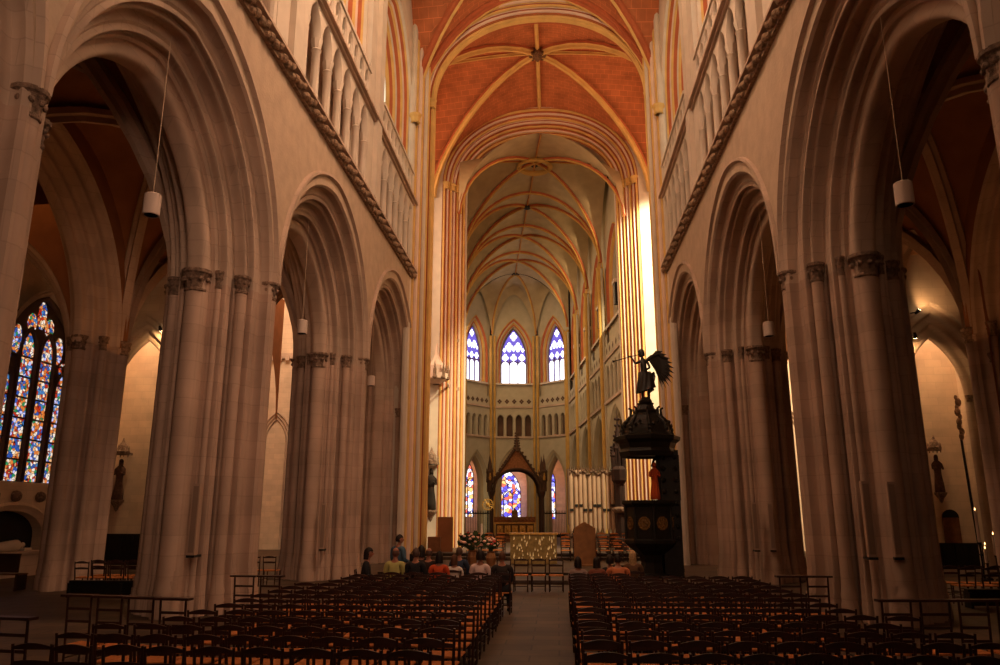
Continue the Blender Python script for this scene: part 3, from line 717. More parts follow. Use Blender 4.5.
# ambulatory behind
am = MB()
for sg in (-1, 1): am.box(*sorted((sg*(CW+5.5), sg*(CW+5.8))), -1, CL_, 0, 12)
am.grid(lambda a_, b_: ((CW+5.5)*math.cos(PI*a_), CL_+(CW+5.5)*math.sin(PI*a_), 12*b_), 16, 2)
am.grid(lambda a_, b_: ((CW+.9)*(1+.85*b_)*math.cos(PI*a_)*.86, CL_+(CW+.9)*(1+.85*b_)*math.sin(PI*a_)*.9, 10.6), 16, 1)
amb = struct(am.build('wall_ambulatory', CREAM), 'outer wall of the ambulatory behind the apse arches')
def awin(sx, yy, a, sill, zs2, h, nm, face=0, nl=3):
    ca, sa = math.cos(face), math.sin(face)
    WN[0] += 1
    return window_fill(lambda s_, z, d: (sx+s_*ca, yy+s_*sa-.0+(d-.55)*1.0, z), 1, a, zs2, h, sill, 'window_%d' % WN[0], nm, nl, SG_CHAP, False, TRACD)
awin(-.4, CL_+9.6, 1.45, 1.2, 4.5, 2.5, 'stained glass window seen through the altar canopy arch', 0, 3)
awin(-5.2, CL_+7.2, .95, 1.9, 6.0, 2.2, 'narrow stained window behind the left apse arch', 0, 3)
awin(4.25, CL_+7.0, .42, 1.7, 5.6, 1.2, 'very narrow stained window behind the right apse arch', 0, 1)
XF.pop()
def cl(u_, w_, z=0): p = CM @ Vector((u_, w_, z)); return p
def area_c(name, a, t, sx, sy, e, col): return area(name, cl(*a), cl(*t), sx, sy, e, col)
area_c('choir_daylight_right', (-4.8, 17, 22), (4, 17, 12), 24, 3, 1400, (1, .66, .34))
area_c('choir_daylight_left', (4.8, 17, 24), (-2, 17, 22), 24, 3, 350, (1, .66, .34))
area_c('apse_daylight', (0, CL_-14, 16), (0, CL_+4, 15), 5, 6, 260, (1, .7, .4))
area_c('ambulatory_light', (0, CL_+7.5, 9.5), (0, CL_+6, 3), 8, 3, 420, AMB)

# ------------------------------------------------------------------ aisles and chapels
AP = {-1: 13.7, 1: 13.7}; CHC = {-1: 17.15, 1: 16.06}; OW = {-1: 19.0, 1: 17.75}
AY = [4.4, 13.5, 22.6, 31.7]
AHALF = mould(.95, .85, [(0, .08, 0), (.08, .28, -.08), (.28, .42, .07), (.42, .6, -.08), (.6, .72, .06), (.72, .84, -.03), (.84, 1, .08)])
AFULL = AHALF+[(r_, 1.7-d) for r_, d in AHALF[::-1][1:]]
for side, nm in ((-1, 'left'), (1, 'right')):
    ap, cc, ow = AP[side], CHC[side], OW[side]
    mp = lambda s_, z, d, side=side, ap=ap: (XC+side*(ap-.85+d), s_, z)
    r_ = MB()
    for b_ in range(4):
        y0 = AY[b_]; yc = y0+4.55 if b_ < 3 else 36.2
        A = 4.3
        for d in (0, 1.7): spandrel(r_, mp, A, 5.6, 7.2, yc-4.55, yc+4.55, 14, d, yc)
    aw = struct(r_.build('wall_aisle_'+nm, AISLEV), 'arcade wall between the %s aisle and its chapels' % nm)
    for b_ in range(3):
        a = MB(); arch_sweep(a, AFULL, 0, mp, 4.3, 5.6, 7.2, None, 14, s0=AY[b_]+4.55); a.build('arch_moulding', STONE, aw, smooth=40)
    for k in range(4):
        caps = [(0, .98, .16, 7.0), (0, -.98, .16, 7.0), (.8, 0, .16, 7.0), (-.8, 0, .16, 7.0), (.52, .6, .1, 7.05), (-.52, .6, .1, 7.05), (.52, -.6, .1, 7.05), (-.52, -.6, .1, 7.05)]
        lab = {0: 'slim aisle pillar behind the viewpoint on the %s', 1: 'slim aisle pillar hidden beside the viewpoint on the %s', 2: 'slim fluted aisle pillar beside the %s side chapel window', 3: 'slim aisle pillar on the %s, far one near the transept'}[k] % nm
        pier('aisle_pillar', lab, XC+side*ap, AY[k], 1, 1, AHALF, 7.25, caps, PIER)
    # aisle vault
    v = MB(); rb = MB(); x0, x1 = sorted((XC+side*(W+TH-.3), XC+side*(ap-.6)))
    for b_ in range(4):
        xa, xb = XC+side*(W+TH-.35), XC+side*(ap-.6)
        if b_ < 4: vaultq(v, rb, ((xa, ([-1]+PY)[b_+1]), (xb, ([-4.7]+AY)[b_]), (xb, ([-4.7]+AY)[b_+1]), (xa, PY[b_+1] if b_<4 else 45.5)), 7.4, 5.6, .3, RS(.2, .34), [0]*7)
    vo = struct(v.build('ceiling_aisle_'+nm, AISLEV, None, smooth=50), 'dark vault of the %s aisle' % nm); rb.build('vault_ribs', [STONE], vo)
    # outer wall and chapels
    o_ = MB(); o_.box(*sorted((XC+side*ow, XC+side*(ow+.4))), -1, 33.8, 0, 14)
    owl = struct(o_.build('wall_chapel_'+nm, CREAM), 'outer wall of the %s side chapels' % nm)
    e_ = MB(); e_.box(*sorted((XC+side*(ap+.3), XC+side*(ow+.4))), 33.2, 33.5, 0, 14)
    ewl = struct(e_.build('wall_chapel_end_'+nm, CREAM), 'lit cream end wall of the %s chapels' % nm)
    wd = MB(); wd.box(*sorted((XC+side*(ap+.8), XC+side*ow)), 33.05, 33.2, 0, 1.3 if side < 0 else 1.0)
    for k in range(8):
        xx = ap+1+k*.5; wd.box(*sorted((XC+side*xx, XC+side*(xx+.06))), 33.0, 33.06, .1, 1.2 if side < 0 else .95)
    wd.build('wainscot', PULP, ewl)
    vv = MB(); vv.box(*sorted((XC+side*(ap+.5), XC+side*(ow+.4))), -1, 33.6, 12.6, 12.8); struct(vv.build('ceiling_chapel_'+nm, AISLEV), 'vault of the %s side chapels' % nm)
    for k in (1, 2, 3):
        yy = AY[k]-.15
        if side > 0 and k == 3: pass
        t = MB(); mpc = lambda s_, z, d, side=side, yy=yy, cc=cc: (XC+side*cc+s_, yy-.5+d, z)
        if k < 3: A, H_, zz, s0, rr = 3.0, 4.7, 6.6, 0, .5
        else: A, H_, zz, s0, rr = (2.3, 3.85, 6.9, 0, .98) if side < 0 else (2.3, 3.75, 6.8, 0, 1.2)
        Hs = mould(rr, .6, [(0, .05, 0), (.05, .2, -.07), (.2, .34, .07), (.34, .5, -.07), (.5, .64, .07), (.64, .8, -.06), (.8, 1, .07)], 5)
        spandrel(t, mpc, A, H_, zz, -max(A+.05, cc-ap-.2), max(A+.05, ow-cc+.2), 12.7, 0, 0, 0, 14, 0)
        dd = 1.2 if k < 3 else .7
        arch_sweep(t, Hs+[(r2, dd-d*(dd-.6)/.6) for r2, d in Hs[::-1][1:]], 1, mpc, A, H_, zz, 0, 14)
        spandrel(t, mpc, A, H_, zz, -2.5, 2.5, 12.7, dd, 0, 0, 14, 0)
        ca = struct(t.build('trim_%d' % (10+k+(3 if side > 0 else 0)), [AISLEV if k < 3 else STONE, STONE], None, smooth=40), 'moulded arch across the %s side chapels' % nm)
        for sg in (-1, 1):
            for q_ in (.27, .57, .9):
                c_ = MB(); c_.lathe([(.1, 0), (.13, .03), (.11, .1), (.16, .22), (.16, .28), (.01, .28)], (XC+side*cc+sg*(A-rr*q_+.03), yy-.5+.6*q_-.03, zz-.3), 8); c_.build('capital', CAPM, ca)
# chapel stained window on the left outer wall
XL = XC-OW[-1]
WN[0] += 1
mpw = lambda s_, z, d: (XL+.62-d, 27.0+s_, z)
b = MB(); pth = apath(2.25, 3.1, 7.2, 0, 10, 3.2); b.add([mpw(s_, z, .58) for s_, z in pth], [tuple(range(len(pth)))])
wl_ = struct(b.build('window_%d' % WN[0], TRACD), 'tall figured stained glass window of the left chapel')
def pane_(poly): q = MB(); q.add([mpw(s_, z, .55) for s_, z in poly], [tuple(range(len(poly)))]); q.build('pane', SG_BIG, wl_)
for s0, zt in ((-1.62, 6.7), (-.54, 8.0), (.54, 8.0), (1.62, 6.7)): pane_(apath(.36, .8, zt, 0, 6, 3.3, s0=s0))
for s0, z0, hh in ((-1.2, 8.35, .62), (1.2, 8.35, .62), (0, 9.5, .62), (-1.62, 7.7, .3), (1.62, 7.7, .3), (-.5, 9.15, .4), (.5, 9.15, .4)): pane_([(s0+.27*math.cos(i*PI/5), z0+hh*math.sin(i*PI/5)*(1.0 if i < 5 else .8)) for i in range(10)])
bb_ = MB()
for s0, zt in ((-1.62, 6.7), (-.54, 8.0), (.54, 8.0), (1.62, 6.7)):
    pp = [mpw(s_, z, .50) for s_, z in apath(.44, .95, zt, 0, 6, 3.3, s0=s0)]; bb_.tube(pp, .07, 5)
bb_.tube([mpw(s_, z, .45) for s_, z in apath(2.2, 3.05, 7.2, 0, 10, 3.2)], .12, 6)
bb_.build('tracery', TRACD, wl_)
hb_ = MB()
for k in range(1, 7): hb_.box(XL+.06, XL+.12, 24.85, 29.35, 3.3+k*.75, 3.3+k*.75+.06)
hb_.build('glazing_bars', TRACD, wl_)
wr = MB(); arch_sweep(wr, [(-.35, -.25), (-.3, -.3), (-.2, -.1), (-.12, -.18), (-.02, .1)], 0, lambda s_, z, d: (XL+.3-d, 27.0+s_, z), 2.25, 3.1, 7.2, 3.0, 12); wr.build('window_surround', STONE, wl_)

# ================================================================== FURNISHINGS
def cp(o, parent=None):
    c = o.copy(); COL.objects.link(c)
    if parent is not None: c.parent = parent
    return c
def copy_thing(root, loc, rz, label, group, parts=True):
    c = cp(root); c.location = loc; c.rotation_euler = (0, 0, rz); c['label'] = label
    if group: c['group'] = group
    for ch in list(root.children):
        d = cp(ch, c)
        for g in list(ch.children): cp(g, d)
    return c
ORD = ['', 'first', 'second', 'third', 'fourth', 'fifth', 'sixth', 'seventh', 'eighth', 'ninth', 'tenth', 'eleventh', 'twelfth', 'thirteenth', 'fourteenth', 'fifteenth']

# ---- rush-seated chair, facing +Y
def chair_parts():
    P = []
    s_ = MB(); hw = .205
    n = 6
    def fn(i, j):
        x = (i-.5)*.40; y = -.17+.37*j; return (x*(.9+.1*j), y, .455-.012*math.sin(PI*i)*math.sin(PI*j))
    s_.grid(fn, 6, 6); s_.add([(-.18, -.17, .43), (.18, -.17, .43), (.2, .2, .43), (-.2, .2, .43)], [(0, 1, 2, 3)])
    for a, b in (((-.18, -.17), (.18, -.17)), ((.18, -.17), (.2, .2)), ((.2, .2), (-.2, .2)), ((-.2, .2), (-.18, -.17))): s_.tube([(a[0], a[1], .442), (b[0], b[1], .442)], .016, 6)
    P.append(('seat', s_, RUSH, None))
    for sx in (-1, 1):
        b = MB(); b.tube([(sx*.175, -.165, 0), (sx*.185, -.18, .44), (sx*.20, -.235, .87)], [.016, .019, .015], 7); P.append(('leg', b, WOOD, None))
        b = MB(); b.tube([(sx*.195, .19, 0), (sx*.2, .2, .45)], [.015, .019], 7); P.append(('leg', b, WOOD, None))
    def slat(z, h, crest, th=.012):
        vs = []; m = 9
        for i in range(m):
            q = i/(m-1); x = -.195+.39*q; y = -.18-.055*(z-.44)/.43-.012*math.sin(PI*q)
            top = z+h+crest*math.sin(PI*q); 
            vs += [(x, y-th, z), (x, y-th, top), (x, y+th, top), (x, y+th, z)]
        fs = []
        for i in range(m-1):
            for j in range(4): fs.append((i*4+j, i*4+(j+1) % 4, (i+1)*4+(j+1) % 4, (i+1)*4+j))
        fs += [(0, 1, 2, 3), tuple((m-1)*4+j for j in (3, 2, 1, 0))]
        return MB().add(vs, fs)
    P.append(('top_rail', slat(.818, .026, .036), WOOD, None))
    P.append(('back_slat', slat(.665, .04, .014, .008), WOOD, None))
    b = MB()
    for z in (.15, .28): b.tube([(-.197, .195, z), (.197, .195, z)], .011, 6)
    for sx in (-1, 1):
        for z in (.12, .25): b.tube([(sx*.18, -.168, z), (sx*.196, .193, z)], .010, 6)
    b.tube([(-.18, -.17, .22), (.18, -.17, .22)], .010, 6)
    P.append(('stretcher', b, WOOD, None))
    return P
def make_from(P, name, label, cat, group, merged=False):
    if not merged:
        t = thing(name, label, cat, group=group)
        for n_, b, m_, sm in P: b.build(n_, m_, t, smooth=sm or 40)
        return t
    mats = []; M_ = MB()
    for n_, b, m_, sm in P:
        if m_ not in mats: mats.append(m_)
        M_.add(b.v, b.f, mats.index(m_))
    return tag(M_.build(name, mats, None, smooth=40), label, cat, group)
CP = chair_parts()
full = make_from(CP, 'rush_seat_chair', 'x', 'chair', 'rush-seated nave chairs')
lite = make_from(CP, 'rush_seat_chair', 'x', 'chair', 'rush-seated nave chairs', True)
usedF = usedL = False
def put_chair(x, y, rz, label, group='rush-seated nave chairs', detail=True):
    global usedF, usedL
    if detail:
        if not usedF: usedF = True; o = full; o.location = (x, y, 0); o.rotation_euler = (0, 0, rz); o['label'] = label; o['group'] = group
        else: o = copy_thing(full, (x, y, 0), rz, label, group)
    else:
        if not usedL: usedL = True; o = lite
        else: o = lite.copy(); COL.objects.link(o)
        o.location = (x, y, 0); o.rotation_euler = (0, 0, rz); o['label'] = label; o['group'] = group
    return o
NROW = 14
for k in range(NROW):
    y = 7.75+.70*k
    for side, x0, dx, n_ in (('left', -1.38, -.475, 8), ('right', .44, .475, 8)):
        nn = n_
        if side == 'left' and k < 3: nn = 9
        if side == 'right' and k < 3: nn = 9
        for i in range(nn):
            if side == 'left' and k >= 11 and i >= 7: continue
            rz = random.uniform(-.05, .05); j = random.uniform(-.03, .03)
            lab = 'dark chair %s of aisle, %s row from near end, %s from aisle' % (side, ORD[k+1], ORD[i+1])
            put_chair(x0+dx*i+j*.5, y+j+.01*i, rz, lab, detail=(k < 7))

# ---- prie-dieu chairs: tall ladder back with flat arm rail
def prie_parts():
    P = []
    for sx in (-1, 1):
        b = MB(); b.tube([(sx*.185, -.15, 0), (sx*.185, -.155, .3), (sx*.19, -.2, .97)], [.017, .019, .016], 7); P.append(('leg', b, WOOD, None))
        b = MB(); b.tube([(sx*.19, .17, 0), (sx*.19, .17, .30)], [.015, .018], 7); P.append(('leg', b, WOOD, None))
    b = MB(); b.box(-.26, .26, -.27, -.13, .97, 1.0); P.append(('arm_rail', b, WOOD, None))
    for z in (.45, .62, .79):
        b = MB(); b.box(-.185, .185, -.17-.045*(z-.3)/.67-.01, -.17-.045*(z-.3)/.67+.008, z, z+.035); P.append(('back_slat', b, WOOD, None))
    s_ = MB(); s_.grid(lambda i, j: ((i-.5)*.4, -.16+.35*j, .315-.01*math.sin(PI*i)), 4, 4); s_.box(-.2, .2, -.16, .19, .285, .305); P.append(('seat', s_, RUSH, None))
    b = MB()
    for sx in (-1, 1): b.tube([(sx*.187, -.152, .14), (sx*.19, .17, .14)], .011, 6)
    b.tube([(-.19, .17, .18), (.19, .17, .18)], .011, 6); b.tube([(-.187, -.15, .2), (.187, -.15, .2)], .011, 6)
    P.append(('stretcher', b, WOOD, None)); return P
PP = prie_parts(); pr0 = make_from(PP, 'prayer_chair', 'x', 'prayer chair', 'tall prayer chairs'); pu = False
def put_prie(x, y, rz, label, group):
    global pu
    if not pu: pu = True; pr0.location = (x, y, 0); pr0.rotation_euler = (0, 0, rz); pr0['label'] = label; pr0['group'] = group
    else: copy_thing(pr0, (x, y, 0), rz, label, group)
for i in range(4): put_prie(-6.78+.52*i, 11.15-.12*i, -.12, 'tall prayer chair before the left nave pillar, %s of four from the left' % ORD[i+1], 'four prayer chairs by the left pillar')
put_prie(-6.02, 8.75, -.15, 'tall dark prayer chair alone at the left edge of the picture', 'single prayer chair')
for i in range(5): put_prie(4.5+.52*i, 11.3+.05*i, .05, 'tall prayer chair before the right nave pillar, %s from the left' % ORD[i+1], 'prayer chairs by the right pillar')
for i in range(2): put_prie(-5.85+.5*i, 14.75, -.1, 'tall dark prayer chair behind the left chair block, %s from the left' % ORD[i+1], 'prayer chairs between the left pillars')
for i in range(2): put_prie(4.3+.5*i, 15.4, .05, 'tall dark prayer chair beside the right chair block, %s from the left' % ORD[i+1], 'prayer chairs between the right pillars')
# extra loose chairs close to the pillars
put_chair(4.3, 10.6, -.1, 'dark rush-seated chair standing apart at the outer side of the right block', 'loose chairs')
# four chairs with lit seats in front of the modern altar, facing the viewer
for i in range(4): put_chair(-1.55+.50*i, 22.6, PI, 'chair facing the viewer before the modern altar, %s of four from the left' % ORD[i+1], 'four chairs before the altar')
# aisle chairs
for sgn, nm, xs in ((-1, 'left', (-12.9, -12.4, -11.9, -11.4, -10.9)), (1, 'right', (9.8, 10.35, 10.9, 11.45, 12.0))):
    for rr in range(2):
        for i, xx in enumerate(xs): put_chair(xx, (20.9 if sgn < 0 else 20.1)+.75*rr, 0, 'dark chair in the %s aisle, %s row, %s from the left' % (nm, ('near', 'far')[rr], ORD[i+1]), 'chairs in the %s aisle' % nm, False)
for i in range(3): put_chair(-9.8+.5*i, 23.9, 0, 'dark chair in shade between the two left pillars, %s from the left' % ORD[i+1], 'chairs between the left pillars', False)
for sgn, nm, x0 in ((-1, 'left', -12.85), (1, 'right', 9.5)):
    t = thing('kneeler_bench', 'long black kneeling bench behind the chairs of the %s aisle' % nm, 'bench', (x0, 20.2 if sgn < 0 else 19.4, 0))
    b = MB(); b.box(0, 2.9, -.08, .1, .36, .42); b.build('top_board', PULP, t)
    b = MB(); b.box(.05, 2.85, -.02, .02, .05, .36); b.build('front_board', PULP, t)
    for xx in (0, 1.4, 2.84): b = MB(); b.box(xx, xx+.06, -.14, .16, 0, .36); b.build('leg', PULP, t)

# ---- hanging cylinder lamps
def lamp(x, y, z, top, label, tx=0):
    t = thing('hanging_lamp', label, 'lamp', (x, y, z), group='white cylinder lamps under the nave arches')
    b = MB(); b.lathe([(.001, .42), (.13, .42), (.155, .40), (.155, .0), (.14, -.01), (.135, .02), (.135, .25), (.001, .25)], n=20); b.build('lamp_shade', SHADE, t, smooth=40)
    b = MB(); b.lathe([(.001, .12), (.11, .1), (.125, .03), (.125, .0)], n=14); b.build('reflector', BLACK, t)
    b = MB(); b.tube([(0, 0, .42), (tx, 0, top-z)], .008, 5); b.build('cord', CREAM, t)
LX = [(-7.57, 12.95, 7.62, -.9, 'left', 'first'), (-7.72, 22.2, 7.52, 0, 'left', 'second'), (-7.8, 31.5, 7.45, 0, 'left', 'third'), (6.2, 12.95, 7.4, -.6, 'right', 'first'), (6.3, 22.2, 7.2, 0, 'right', 'second')]
for x, y, z, dx, sd, o_ in LX: lamp(x, y, z, 11.45, 'white cylinder lamp hanging in the %s arch on the %s of the nave' % (o_, sd), dx*.0)

# ---- column loudspeakers on the pillars
def colspk(x, y, z, rz, label, h=1.55):
    t = thing('column_loudspeaker', label, 'loudspeaker', (x, y, z), rz, 'slim stone-coloured column loudspeakers')
    b = MB(); b.box(-.075, .075, -.10, .06, 0, h); b.build('housing', mat('loudspeaker_grey', (.40, .27, .20), var=.04), t)
    b = MB(); b.box(-.055, .055, -.107, -.10, .05, h-.05); b.build('grille', mat('loudspeaker_grille', (.26, .17, .125), var=.06), t)
    b = MB(); b.box(-.085, .085, -.11, .3, -.05, 0); b.build('bracket', BLACK, t)
for px, py, Y, rz, lab in ((192, 555, 15.92, .1, 'slim column loudspeaker low on the first full nave pillar on the left'), (322, 549, 25.35, .1, 'slim column loudspeaker on the second nave pillar on the left'),
        (872, 557, 15.9, -.1, 'slim column loudspeaker on the first full right pillar, nearer the nave'), (898, 557, 16.1, -.1, 'slim column loudspeaker on the first full right pillar, nearer the aisle'),
        (757, 550, 25.2, -.1, 'slim column loudspeaker on the second right pillar, nearer the nave'), (773, 550, 25.4, -.1, 'slim column loudspeaker on the second right pillar, nearer the aisle')):
    d = f+r*((px-500)/F)+u*((332.5-py)/F); q = Y/d.y; colspk(d.x*q, Y, EYE+d.z*q, rz, lab, 1.45)

# ---- spotlights in the aisles
def ry(px, py, Y):
    d = f+r*((px-500)/F)+u*((332.5-py)/F); p = Vector((0, 0, EYE))+d*(Y/d.y); return tuple(p)
def spotl(x, y, z, tx, ty, tz, e, label, rad=.07):
    t = thing('spotlight', label, 'spotlight', (x, y, z)); d_ = (Vector((tx, ty, tz))-Vector((x, y, z))).normalized()
    b = MB(); b.tube([-.10*d_, .04*d_, .12*d_], [.05, .07, .08], 10); b.build('housing', BLACK, t)
    b = MB(); b.tube([.125*d_, .135*d_], [.07, .07], 10); b.build('bulb', BULB, t)
    b = MB(); b.tube([(0, 0, 0), (0, .6 if y > 25 else -.6, .1)], .02, 5); b.build('bracket', BLACK, t)
    spot('spotlight_beam', Vector((x, y, z))+d_*.2, (tx, ty, tz), e, (1, .58, .24), 110, .8, .05)
spotl(*ry(60, 268, 23.6), -16.2, 30.5, 10.0, 150, 'small lit spotlight above the left chapel window arch')
spotl(*ry(160, 328, 30.6), -17.5, 33.0, 8.5, 130, 'small lit spotlight at the second left chapel arch')
spotl(*ry(917, 312, 30.5), 16.2, 31.0, 11.5, 90, 'upper small lit spotlight at the right chapel arch')
spotl(*ry(915, 335, 30.5), 15.6, 33.0, 6.5, 130, 'lower small lit spotlight at the right chapel arch')
for x_, e in ((-17.7, 1500), (15.4, 1500)):
    spot('chapel_light', (x_, 32.25, 12.2), (x_, 33.0, 7.0), e, (1, .62, .33), 140, 1, .3)
area('aisle_glow_left', (-16.8, 20, 11.6), (-16.5, 22, 0), 3, 8, 30, AMB)
area('aisle_glow_right', (15.4, 20, 11.6), (15.4, 22, 0), 3, 8, 25, AMB)
area('aisle_vault_fill_left', (-12.2, 24, 7), (-12.2, 24, 12), 3, 14, 45, (1, .4, .12))  # unseen orange fills, added to light the dark aisle vaults
area('aisle_vault_fill_right', (10.7, 24, 7), (10.7, 24, 12), 3, 14, 30, (1, .4, .12))

# ================================================================== figures
def skin(name, J, E_, mt, parent, sub=2, root='pelvis'):
    """J: {name:(x,y,z,r)}"""
    ks = list(J); me = bpy.data.meshes.new(name); me.from_pydata([J[k][:3] for k in ks], [(ks.index(a), ks.index(b)) for a, b in E_], [])
    o = bpy.data.objects.new(name, me); COL.objects.link(o); me.materials.append(mt)
    m = o.modifiers.new('skin', 'SKIN'); m.use_smooth_shade = True; m.branch_smoothing = .4
    for i, k in enumerate(ks):
        r_ = J[k][3]; me.skin_vertices[0].data[i].radius = r_ if isinstance(r_, (tuple, list)) else (r_, r_); me.skin_vertices[0].data[i].use_root = (k == root)
    s_ = o.modifiers.new('sub', 'SUBSURF'); s_.levels = sub; s_.render_levels = sub
    if parent is not None: o.parent = parent
    return o
def fingers(J, E_, hand, tip_dir, side, pre, spread=Vector((0, 0, 1))):
    h_ = Vector(J[hand][:3]); t = Vector(tip_dir).normalized(); s_ = Vector(spread)
    for i, L_ in enumerate((.075, .085, .08, .06)):
        b0 = h_+t*.05+s_*(.03-.02*i); b1 = b0+t*L_*.5; b2 = b1+(t+Vector((0, 0, -.5))).normalized()*L_*.5
        for n_, p, r_ in (('a', b0, .009), ('b', b1, .0085), ('c', b2, .007)): J[pre+'f%d%s' % (i, n_)] = (*p, r_)
        E_ += [(hand, pre+'f%da' % i), (pre+'f%da' % i, pre+'f%db' % i), (pre+'f%db' % i, pre+'f%dc' % i)]
    p1 = h_+s_*.045+t*.01; p2 = p1+(t+s_*.8).normalized()*.04
    J[pre+'t1'] = (*p1, .011); J[pre+'t2'] = (*p2, .009); E_ += [(hand, pre+'t1'), (pre+'t1', pre+'t2')]
def head_mesh(c, turn=0, tilt=0, sc_=1.0):
    b = MB(); R_ = Matrix.Translation(c) @ Matrix.Rotation(turn, 4, 'Z') @ Matrix.Rotation(tilt, 4, 'X'); XF.append(XF[-1] @ R_)
    def fn(i, j):
        a = 2*PI*i; q = PI*j; z = -math.cos(q)*.118; r_ = math.sin(q)
        x = r_*math.cos(a)*.075; y = r_*math.sin(a)*.095
        if z < -.02: k = 1-.28*((-z-.02)/.1); x *= k; y = y*k+(.012 if y > 0 else .01)
        if y > .0 and abs(math.cos(a)) < .22 and -.035 < z < .02: y += .022*(1-abs(math.cos(a))/.22)
        if y > 0 and .015 < z < .04 and .2 < abs(math.cos(a)) < .5: y -= .008
        return (x*sc_, y*sc_, z*sc_)
    b.grid(fn, 24, 16)
    for sx in (-1, 1): b.lathe([(.001, -.03), (.018, -.02), (.022, .01), (.012, .03), (.001, .032)], (sx*.076*sc_, -.005, 0), 8, None, .5, 1)
    XF.pop(); return b
def hair_mesh(c, turn=0, style='short', sc_=1.0, tilt=0):
    b = MB(); R_ = Matrix.Translation(c) @ Matrix.Rotation(turn, 4, 'Z') @ Matrix.Rotation(tilt, 4, 'X'); XF.append(XF[-1] @ R_)
    rnd = random.Random(hash(style) & 255 if False else len(style))
    k = {'short': 1.08, 'curly': 1.28, 'long': 1.14, 'bald': 1.05, 'bob': 1.18}[style]
    low = {'short': -.055, 'curly': -.08, 'long': -.30, 'bald': -.05, 'bob': -.14}[style]
    def fn(i, j):
        a = 2*PI*i; q = j
        front = math.sin(a) > .15
        zmin = .045 if front else low
        if style == 'bald': ztop = .04 if front else .06
        else: ztop = .124*k
        z = ztop+(zmin-ztop)*q
        zz = max(-1, min(.999, z/(.122*k))) if z > 0 else z/.3
        r_ = math.sqrt(max(0, 1-zz*zz)) if z > 0 else 1-.15*min(1, -z/.1)*(1 if style in ('short', 'bald') else -.2)
        if style == 'bald' : r_ = max(r_, .85)
        n_ = 1+.05*math.sin(9*a+14*q)+(.06*math.sin(17*a)*math.sin(20*q) if style == 'curly' else 0)
        return (r_*math.cos(a)*.077*k*n_*sc_, (r_*math.sin(a)*.096*k*n_-.006)*sc_, z*sc_)
    b.grid(fn, 24, 10)
    XF.pop(); return b
def person(label, x, y, rz, shirt, hair, style='short', pose='seated', turn=0, h=1.0, trousers=None, lean=0, dz=0, group=None, sleeve=True, wide=1.0, bag=None):
    t = thing('person', label, 'person', (x, y, dz), rz, group)
    t.scale = (h, h, h)
    if pose == 'seated':
        B = dict(pelvis=(0, 0, .55, .14), chest=(0, .02+lean, .86, (.165*wide, .12)), neck0=(0, .03+lean*1.3, 1.06, .07), neck=(0, .05+lean*1.5, 1.13, .05), skull=(0, .07+lean*1.6, 1.2, .055))
        hd = (0, .07+lean*1.7, 1.265)
        for s_, n_ in ((-1, 'l'), (1, 'r')):
            B[n_+'sh'] = (s_*.18*wide, .02+lean*1.2, 1.02, .068); B[n_+'el'] = (s_*.225, .05+lean, .76, .048); B[n_+'wr'] = (s_*.13, .28, .66, .03); B[n_+'ha'] = (s_*.10, .34, .645, (.02, .036))
            B[n_+'hip'] = (s_*.10, .02, .53, .10); B[n_+'kn'] = (s_*.13, .44, .52, .065); B[n_+'an'] = (s_*.13, .46, .10, .04); B[n_+'to'] = (s_*.14, .60, .05, .035)
    else:
        B = dict(pelvis=(0, 0, .95, .135), chest=(0, .03, 1.25, (.16*wide, .115)), neck0=(0, .03, 1.44, .07), neck=(0, .04, 1.50, .05), skull=(0, .06, 1.56, .055)); hd = (0, .06, 1.635)
        for s_, n_ in ((-1, 'l'), (1, 'r')):
            B[n_+'sh'] = (s_*.18*wide, .02, 1.40, .066); B[n_+'el'] = (s_*.25, .02, 1.13, .047); B[n_+'wr'] = (s_*.20, .24, 1.08, .03); B[n_+'ha'] = (s_*.17, .30, 1.10, (.02, .036))
            B[n_+'hip'] = (s_*.09, 0, .88, .095); B[n_+'kn'] = (s_*.10, .03, .48, .062); B[n_+'an'] = (s_*.11, -.01, .09, .04); B[n_+'to'] = (s_*.12, .14, .045, .035)
    E_ = [('pelvis', 'chest'), ('chest', 'neck0'), ('neck0', 'neck'), ('neck', 'skull')]
    for n_ in 'lr': E_ += [('neck0', n_+'sh'), (n_+'sh', n_+'el'), (n_+'el', n_+'wr'), (n_+'wr', n_+'ha'), ('pelvis', n_+'hip'), (n_+'hip', n_+'kn'), (n_+'kn', n_+'an'), (n_+'an', n_+'to')]
    J = dict(B); E2 = list(E_)
    for n_, s_ in (('l', -1), ('r', 1)): fingers(J, E2, n_+'ha', (-.3*s_, 1, -.1), s_, n_, Vector((-s_*.5, 0, .8)))
    sk = skin('body', J, E2, SKIN, t, 2)
    hm = head_mesh(hd, turn); ho = hm.build('head', SKIN, t, smooth=80)
    # eyes and mouth
    e = MB(); XF.append(Matrix.Translation(hd) @ Matrix.Rotation(turn, 4, 'Z'))
    for sx in (-1, 1): e.ico((sx*.03, .078, .018), .012, 0)
    e.box(-.024, .024, .085, .092, -.052, -.046, 1); XF.pop(); e.build('face_features', [HAIRD, cloth('lips', (.35, .08, .06))], ho)
    hair_mesh(hd, turn, style).build('hair', hair, t, smooth=80)
    g = lambda k, m_: (*B[k][:3], tuple(q*m_ for q in B[k][3]) if isinstance(B[k][3], tuple) else B[k][3]*m_)
    S = {k: g(k, 1.16) for k in ('pelvis', 'chest', 'neck0')}; ES = [('pelvis', 'chest'), ('chest', 'neck0')]
    for n_ in 'lr':
        for k in ('sh', 'el'): S[n_+k] = g(n_+k, 1.22)
        ES += [('neck0', n_+'sh'), (n_+'sh', n_+'el')]
        if sleeve: S[n_+'wr'] = g(n_+'wr', 1.35); ES += [(n_+'el', n_+'wr')]
    skin('shirt', S, ES, shirt, t, 2)
